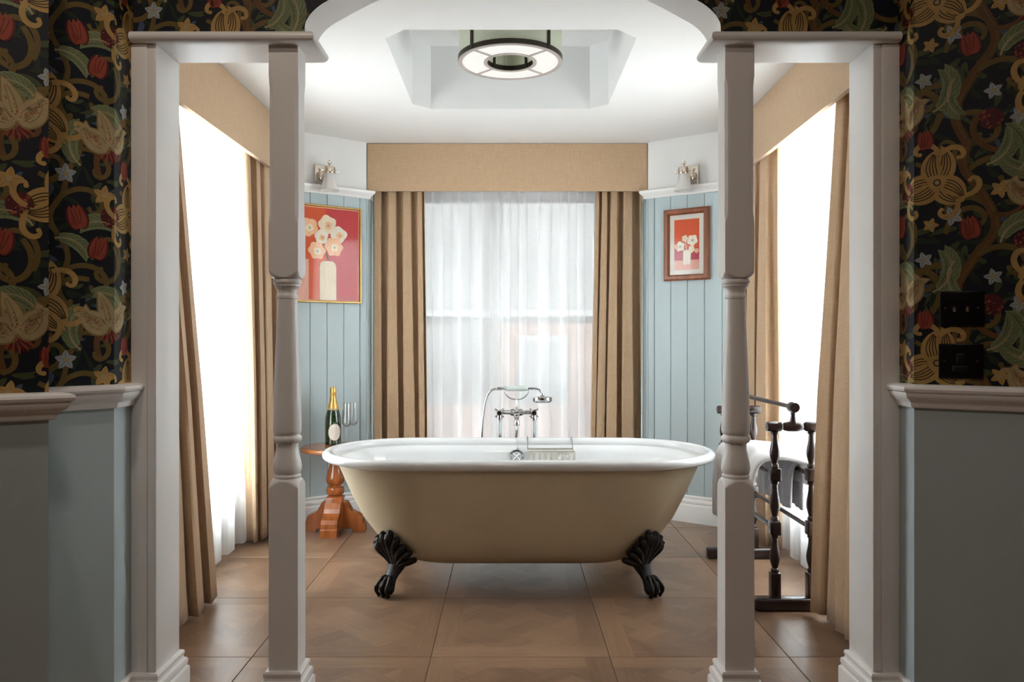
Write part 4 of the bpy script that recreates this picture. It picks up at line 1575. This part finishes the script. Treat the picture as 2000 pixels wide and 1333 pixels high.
# large poster on the left canted wall
u1, p_, d_ = u_left(704)
u0 = u1 - 0.415
uc = (u0 + u1) / 2
P = p_ + d_ * uc
yy = p_.y + d_.y * u1
z_top = CAM_H - (409 - VY) / FPX * yy
z_bot = CAM_H - (594 - VY) / FPX * yy
pw, phh = u1 - u0, z_top - z_bot
e = empty('framed_poster', (P.x, P.y, (z_top + z_bot) / 2), math.atan2(d_.y, d_.x))
tag(e, 'red poster of a cream vase of flowers in a thin gold frame', 'picture')
frame_ring('frame', pw, phh, 0.012, 0.020, 'frame_gold', e)
box('backing', -pw / 2 + 0.004, pw / 2 - 0.004, -0.006, 0.0, -phh / 2 + 0.004, phh / 2 - 0.004, 'mount_white', e)
iw, ih = pw / 2 - 0.017, phh / 2 - 0.017
pm = flat('print', [(-pw / 2 + .011, -phh / 2 + .011), (pw / 2 - .011, -phh / 2 + .011), (pw / 2 - .011, phh / 2 - .011), (-pw / 2 + .011, phh / 2 - .011)], -0.0065, 'art_peach', e)
xs = 0.004
flat('red_ground', [(xs, -ih), (iw, -ih), (iw, ih), (xs - 0.02, ih)], -0.0070, 'art_crimson', pm)
flat('orange_ground', [(-iw, -ih), (xs, -ih), (xs - 0.02, ih), (-iw, ih)], -0.0070, 'art_orange', pm)
flat('pale_reflection', [(-iw, -ih), (-0.118, -ih), (-0.118, -0.035), (-iw, -0.035)], -0.0073, 'art_pink', pm)  # reflection in the glazing, painted as a flat pink shape
flat('vase', [(-0.052, -ih), (0.050, -ih), (0.050, -0.075), (0.044, -0.052), (0.028, -0.040), (-0.030, -0.040), (-0.046, -0.052), (-0.052, -0.075)], -0.0076, 'art_cream', pm)
for q, (x, z, r, m, lob) in enumerate(((-0.004, 0.170, 0.056, 'art_cream', 5), (0.066, 0.118, 0.047, 'art_white', 4), (-0.042, 0.098, 0.042, 'art_white', 5), (0.034, 0.045, 0.054, 'art_peach', 6),
                                       (-0.070, 0.018, 0.050, 'art_peach', 6), (-0.118, 0.150, 0.052, 'art_peach', 5))):
    b = flat('bloom', blob(x, z, r, q, lob=lob, amp=0.10), -0.0080 - q * 0.0002, m, pm)
    flat('bloom_heart', blob(x + 0.004, z - 0.004, r * 0.42, q + 20, lob=4, amp=0.10), -0.0084 - q * 0.0002, 'art_peach' if m != 'art_peach' else 'art_cream', pm)
    flat('bloom_core', blob(x + 0.004, z - 0.004, r * 0.14, q + 40, lob=3, amp=0.1), -0.0088 - q * 0.0002, 'art_core', pm)
flat('stem', [(-0.028, 0.06), (-0.020, 0.063), (-0.010, 0.01), (0.006, -0.035), (-0.004, -0.038), (-0.018, 0.0)], -0.0079, 'art_stem', pm)
box('glazing', -iw, iw, -0.0118, -0.0108, -ih, ih, 'picture_glass', e)

# small picture on the right canted wall
u0, p_, d_ = u_right(1299)
u1, _, _ = u_right(1387)
uc = (u0 + u1) / 2
P = p_ + d_ * uc
ya, yb = p_.y + d_.y * u0, p_.y + d_.y * u1
z_top = CAM_H - (408 - VY) / FPX * (ya + yb) / 2
z_bot = CAM_H - (548 - VY) / FPX * (ya + yb) / 2
pw, phh = u1 - u0, z_top - z_bot
e = empty('framed_picture', (P.x, P.y, (z_top + z_bot) / 2), math.atan2(d_.y, d_.x))
tag(e, 'small orange and pink flower print with white mount in a brown wooden frame', 'picture')
frame_ring('frame', pw, phh, 0.034, 0.026, 'frame_wood', e)
box('mount', -pw / 2 + 0.006, pw / 2 - 0.006, -0.008, 0.0, -phh / 2 + 0.006, phh / 2 - 0.006, 'mount_white', e)
iw, ih = pw / 2 - 0.062, phh / 2 - 0.062
pm = flat('print', [(-iw, -ih), (iw, -ih), (iw, ih), (-iw, ih)], -0.0084, 'art_orange', e)
flat('wine_band', [(-iw, -ih + 0.05), (iw, -ih + 0.05), (iw, -ih + 0.125), (-iw, -ih + 0.125)], -0.0087, 'art_wine', pm)
flat('table_band', [(-iw, -ih), (iw, -ih), (iw, -ih + 0.056), (-iw, -ih + 0.056)], -0.0089, 'art_pink', pm)
flat('vase', [(-0.022, -ih + 0.03), (0.024, -ih + 0.03), (0.026, -ih + 0.105), (0.020, -ih + 0.115), (-0.018, -ih + 0.115), (-0.022, -ih + 0.105)], -0.0092, 'art_white', pm)
for q, (x, z, r, m) in enumerate(((-0.010, 0.035, 0.019, 'art_cream'), (0.036, 0.022, 0.031, 'art_white'), (-0.040, -0.010, 0.028, 'art_white'), (-0.066, -0.010, 0.014, 'art_peach'),
                                  (0.030, -0.030, 0.020, 'art_cream'), (0.062, -0.040, 0.014, 'art_peach'))):
    flat('bloom', blob(x, z, r, q + 60, lob=5, amp=0.12), -0.0095 - q * 0.0002, m, pm)
    if q in (1, 2):
        flat('bloom_core', blob(x, z, r * 0.25, q + 80, lob=4, amp=0.1), -0.0108, 'art_core', pm)
for x0, z0, x1, z1 in ((-0.008, 0.02, 0.0, -ih + 0.11), (-0.030, -0.03, -0.006, -ih + 0.11), (0.028, -0.04, 0.008, -ih + 0.11), (0.055, -0.045, 0.015, -ih + 0.11)):
    flat('stem', [(x0 - 0.002, z0), (x0 + 0.002, z0), (x1 + 0.002, z1), (x1 - 0.002, z1)], -0.0094, 'art_peach', pm)
box('glazing', -pw / 2 + 0.032, pw / 2 - 0.032, -0.0145, -0.0135, -phh / 2 + 0.032, phh / 2 - 0.032, 'picture_glass', e)

# =================================================================== CEILING LIGHT
LX, LY, LZ = 0.008, 3.53, 2.310
cl = empty('ceiling_light', (LX, LY, LZ))
tag(cl, 'round ring ceiling light with pale shade and bronze frame in the tray', 'ceiling light')
RO, RI = 0.2335, 0.103
def ringband(name, r0, r1, z0, z1, material, parent, seg=72):
    prof = [(r0, z0), (r1, z0), (r1, z1), (r0, z1), (r0, z0)]
    return lathe(name, prof, material, parent, seg, cap=False, angle=30)
ringband('outer_shade', RO - 0.006, RO - 0.002, 0.012, 0.145, 'shade_green', cl)
ringband('inner_shade', RI + 0.002, RI + 0.006, 0.012, 0.145, 'shade_green', cl)
ringband('outer_hoop', RO - 0.002, RO + 0.001, 0.0, 0.021, 'bronze', cl)
ringband('inner_hoop', RI - 0.001, RI + 0.002, 0.0, 0.021, 'bronze', cl)
ringband('outer_face', RO - 0.018, RO, -0.003, 0.0, 'bronze_face', cl)
ringband('inner_face', RI, RI + 0.016, -0.003, 0.0, 'bronze_face', cl)
ringband('top_plate', 0.06, 0.272, 0.145, 0.155, 'white_paint', cl)
lathe('canopy', [(0.06, 0.155), (0.06, 0.267)], 'white_paint', cl, 32)
for q in range(4):
    a = PI / 4 + q * PI / 2
    a0, a1 = a - PI / 2 + 0.02, a - 0.02
    vs, fs = [], []
    K = 16
    for k in range(K + 1):
        t = a0 + (a1 - a0) * k / K
        for r in (RI + 0.016, RO - 0.018):
            for z in (0.0, 0.004):
                vs.append((r * cos(t), r * sin(t), z))
    for k in range(K):
        b = 4 * k
        fs += [(b, b + 2, b + 6, b + 4), (b + 1, b + 5, b + 7, b + 3), (b, b + 4, b + 5, b + 1), (b + 2, b + 3, b + 7, b + 6)]
    fs += [(0, 1, 3, 2), (4 * K, 4 * K + 2, 4 * K + 3, 4 * K + 1)]
    fix(mk('diffuser_panel', vs, fs, 'diffuser', cl))
    s = box('spoke', RI + 0.010, RO - 0.010, -0.006, 0.006, -0.003, 0.003, 'bronze_face', cl)
    s.rotation_euler = (0, 0, a)
    s = box('outer_strap', RO - 0.002, RO + 0.003, -0.0075, 0.0075, 0.0, 0.15, 'bronze', cl)
    s.rotation_euler = (0, 0, a)
    s = box('inner_strap', RI - 0.003, RI + 0.002, -0.006, 0.006, 0.0, 0.15, 'bronze', cl)
    s.rotation_euler = (0, 0, a)
# =================================================================== TOWEL RAIL
tr_ = empty('towel_rail', (1.12, 3.455, 0))
tag(tr_, 'dark turned wooden towel rail by the right window', 'towel rail')


def turned(z0, z1, blocks, r=0.0125):
    """baluster profile between z0 and z1 with square blocks left out"""
    prof = [(0.010, z0), (0.0155, z0 + 0.004), (0.0155, z0 + 0.014), (0.011, z0 + 0.020)]
    h = z1 - z0 - 0.04
    for k in range(13):
        t = k / 12
        rr = 0.0115 + 0.0085 * sin(PI * (t ** 0.7)) ** 2 * (1 if t < 0.95 else 1)
        prof.append((rr, z0 + 0.022 + h * t * 0.96))
    prof += [(0.011, z1 - 0.016), (0.0155, z1 - 0.012), (0.0155, z1 - 0.004), (0.010, z1)]
    return prof


HALF = 0.365
for ysgn in (-1, 1):
    y = ysgn * HALF
    box('base_foot', -0.155, 0.155, y - 0.026, y + 0.026, 0.002 if False else 0.0, 0.052, 'dark_wood', tr_, 0.012, 3)
    for x in (-0.072, 0.072):
        f = box('post_block', x - 0.019, x + 0.019, y - 0.019, y + 0.019, 0.050, 0.148, 'dark_wood', tr_, 0.003)
        lathe('post_turning', turned(0.146, 0.298, 0), 'dark_wood', tr_, 18, off=(x, y, 0))
        box('post_block', x - 0.021, x + 0.021, y - 0.021, y + 0.021, 0.296, 0.352, 'dark_wood', tr_, 0.006)
        lathe('post_turning', turned(0.350, 0.510, 0), 'dark_wood', tr_, 18, off=(x, y, 0))
        box('post_block', x - 0.021, x + 0.021, y - 0.021, y + 0.021, 0.508, 0.560, 'dark_wood', tr_, 0.006)
        lathe('post_turning', turned(0.558, 0.706, 0), 'dark_wood', tr_, 18, off=(x, y, 0))
    lathe('top_bar', [(0.014, -0.105), (0.019, -0.103), (0.020, -0.098), (0.020, -0.050), (0.016, -0.044), (0.012, -0.040), (0.016, -0.036), (0.020, -0.02), (0.021, 0), (0.020, 0.02), (0.016, 0.036),
                      (0.012, 0.040), (0.016, 0.044), (0.020, 0.050), (0.020, 0.098), (0.019, 0.103), (0.014, 0.105)], 'dark_wood', tr_, 20, 'x', (0, y, 0.722))
    lathe('rail_support', [(0.017, 0.735), (0.012, 0.750), (0.009, 0.765), (0.011, 0.780)], 'dark_wood', tr_, 16, off=(0, y, 0))
    lathe('support_head', [(0.012, -0.024), (0.019, -0.022), (0.022, -0.012), (0.022, 0.012), (0.019, 0.022), (0.012, 0.024)], 'dark_wood', tr_, 20, 'y', (0, y, 0.798))
for x, z in ((0, 0.798), (-0.072, 0.532), (0.072, 0.532), (-0.072, 0.322), (0.072, 0.322)):
    tube('rail', [(x, -HALF, z), (x, HALF, z)], 0.0095, 'dark_wood', tr_, 14)


def towel(name, path, y0, y1, material, label, seed, thick=0.016, wav=0.010, skew=0.0, end_fn=None):
    rnd = random.Random(seed)
    P = catmull([(a, 0, b) for a, b in path], 6)
    n_ = len(P)
    K = 28
    ph = [rnd.uniform(0, 6) for _ in range(5)]
    vs, fs = [], []
    for i, p in enumerate(P):
        f = i / (n_ - 1)
        t = P[min(i + 1, n_ - 1)] - P[max(i - 1, 0)]
        t.normalize()
        nn = Vector((-t.z, 0, t.x))
        for k in range(K + 1):
            g_ = k / K
            y = y0 + (y1 - y0) * g_ + skew * (f - 0.5)
            edge = abs(f - 0.45) * 2
            off = wav * (0.3 + edge) * (sin(9 * g_ + ph[0] + 2 * f) + 0.6 * sin(17 * g_ + ph[1] - 3 * f)) + 0.004 * sin(31 * g_ + ph[2] + 7 * f)
            q = p + nn * off
            z = q.z + (end_fn(g_, f) if end_fn else 0)
            vs.append((q.x, y, z))
    for i in range(n_ - 1):
        for k in range(K):
            a = i * (K + 1) + k
            fs.append((a, a + 1, a + K + 2, a + K + 1))
    o = mk(name, vs, fs, material, None, True, 80)
    m = o.modifiers.new('thickness', 'SOLIDIFY')
    m.thickness = thick
    m.offset = 0
    m = o.modifiers.new('round', 'SUBSURF')
    m.levels = m.render_levels = 1
    tag(o, label, 'towel', 'towels on the towel rail')
    return o


towel('towel', [(0.985, 0.225), (0.983, 0.33), (0.984, 0.43), (0.992, 0.51), (1.015, 0.562), (1.055, 0.578), (1.12, 0.575), (1.18, 0.566), (1.208, 0.556), (1.222, 0.52), (1.226, 0.47)], 3.155, 3.77, 'towel_white',
      'thick white towel draped over the front of the wooden towel rail', 3, 0.020, 0.012,
      end_fn=lambda g_, f: 0.035 * sin(PI * min(1, g_ * 1.4)) * (1 - abs(f - 0.5) * 1.2) * (1 if 0.2 < f < 0.85 else 0.3))
towel('towel', [(1.215, 0.36), (1.213, 0.44), (1.205, 0.515), (1.192, 0.546), (1.175, 0.538), (1.164, 0.50), (1.158, 0.42), (1.156, 0.37)], 3.22, 3.62, 'towel_shade',
      'towel at the window side of the rail, its backlit shade put into grey', 8, 0.012, 0.004)

# =================================================================== SWITCHES
def on_right(px, py):
    p, q = Vector(PR[1]), Vector(PR[2])
    d = (q - p).normalized()
    k = (px - VX) / FPX
    u = (k * p.y - p.x) / (d.x - k * d.y)
    P = p + d * u
    return P, CAM_H - (py - VY) / FPX * P.y, math.atan2(d.y, d.x)


for px, py, kind in ((1878.5, 603, 0), (1876.5, 706, 1)):
    P, z, a = on_right(px, py)
    e = empty('light_switch' if kind == 0 else 'fused_outlet', (P.x, P.y, z), a)
    tag(e, 'black two toggle light switch plate, the upper plate on the papered wall' if kind == 0 else 'black fused outlet plate with a rocker, the lower plate above the dado rail', 'switch' if kind == 0 else 'outlet')
    box('plate', -0.0500, 0.0500, -0.0065, -0.0005, -0.0450, 0.0450, 'switch_black', e, 0.0025, 3)
    for x in (-0.036, 0.036):
        lathe('screw', [(0.0, -0.0085), (0.003, -0.008), (0.004, -0.006)], 'screw_dark', e, 14, 'y', (x, 0, 0), False)
    if kind == 0:
        for x in (-0.016, 0.013):
            lathe('toggle_bush', [(0.007, -0.006), (0.007, -0.008), (0.0055, -0.010), (0.0, -0.0105)], 'screw_dark', e, 16, 'y', (x, 0, 0), False)
            tube('toggle', [(x, -0.008, 0), (x, -0.016, -0.004), (x, -0.021, -0.006)], [0.0022, 0.0032, 0.0036], 'chrome', e, 12)
    else:
        box('rocker', -0.009, 0.009, -0.0105, -0.006, -0.006, 0.020, 'rocker', e, 0.001)
        box('fuse_carrier', -0.018, 0.018, -0.009, -0.006, -0.026, -0.012, 'rocker', e, 0.001)

# =================================================================== OUTSIDE
gnd = box('ground', -30, 30, 5.45, 40, -0.5, -0.45, 'pavement')
tag(gnd, 'pale street outside the back window', kind='structure')
for nm, lb, x0, x1, y0, hh, m1, m2 in (('brick_house', 'brick house with white windows across the lane, faint through the right back sheer', -0.15, 8.0, 9.6, 9.0, 'brick_far', 'render_far'),
                                  ('rendered_house', 'pale rendered house across the lane, faint through the left back sheer', -8.0, -0.16, 9.9, 9.0, 'render_far', 'render_far')):
    h_ = empty(nm, (0, y0, -0.45))
    tag(h_, lb, 'house')
    box('wall', x0, x1, 0, 4, 0, 1.75, m1, h_)
    box('upper_wall', x0, x1, 0.02, 4, 1.75, hh, m2, h_)
    box('band_course', x0, x1, -0.04, 0.02, 1.75, 1.87, 'far_sash', h_)
    k = x0 + 0.25
    while k < x1 - 1.0:
        for z0, z1 in ((0.55, 1.55), (3.5, 4.9)):
            w = box('window', k, k + 0.62, -0.03, 0.03, z0, z1, 'far_sash', h_)
            box('pane', k + 0.06, k + 0.56, -0.04, -0.03, z0 + 0.06, (z0 + z1) / 2 - 0.03, 'far_glass', w)
            box('pane', k + 0.06, k + 0.56, -0.04, -0.03, (z0 + z1) / 2 + 0.03, z1 - 0.06, 'far_glass', w)
        k += 1.35
    poly_prism('roof', [(x0 - 0.2, hh), (x1 + 0.2, hh), (x1 - 0.6, hh + 1.2), (x0 + 0.6, hh + 1.2)], -0.3, 4.2, 'pavement', h_)
gw = box('garden_wall', -8, 8, 8.6, 8.75, -0.45, 0.32, 'brick_far')
tag(gw, 'low red brick garden wall across the lane', 'wall')

# =================================================================== ADDED FRONT ROOM LAMPS (unseen fill)
fl = empty('fill_lamp', (-0.1, 0.25, 2.75))  # unseen lamp added to light the front faces of posts and walls
tag(fl, 'added flush ceiling lamp of the front room, unseen, filling the front faces', 'lamp')
lathe('lamp_rim', [(0.20, 0.0), (0.20, -0.03), (0.18, -0.035), (0.0, -0.035)], 'nickel', fl, 32)
lf = bpy.data.lights.new('fill_lamp_bulb', 'AREA')
lf.shape = 'DISK'
lf.size = 0.36
lf.energy = 8.2
lf.color = (1.0, 0.83, 0.69)
lo = bpy.data.objects.new('fill_lamp_bulb', lf)
lo.location = (0, 0, -0.045)
lo.parent = fl
COL.objects.link(lo)

for x_, w_, lb_ in ((-0.80, 6.0, 'added unseen downlight brightening the nearest left wall'), (0.85, 1.0, 'added unseen downlight brightening the right wall with the switches')):
    dl = empty('fill_downlight', (x_, 1.12, 2.75))  # unseen downlights added so the dado rails catch light from above
    tag(dl, lb_, 'downlight', 'added unseen downlights of the front room')
    ringband('trim_ring', 0.045, 0.065, -0.006, 0.0, 'nickel', dl, 32)
    lt = bpy.data.lights.new('fill_downlight_bulb', 'AREA')
    lt.shape = 'DISK'
    lt.size = 0.09
    lt.energy = w_
    lt.color = (1.0, 0.85, 0.72)
    lo = bpy.data.objects.new('fill_downlight_bulb', lt)
    lo.location = (0, 0, -0.004)
    lo.parent = dl
    COL.objects.link(lo)
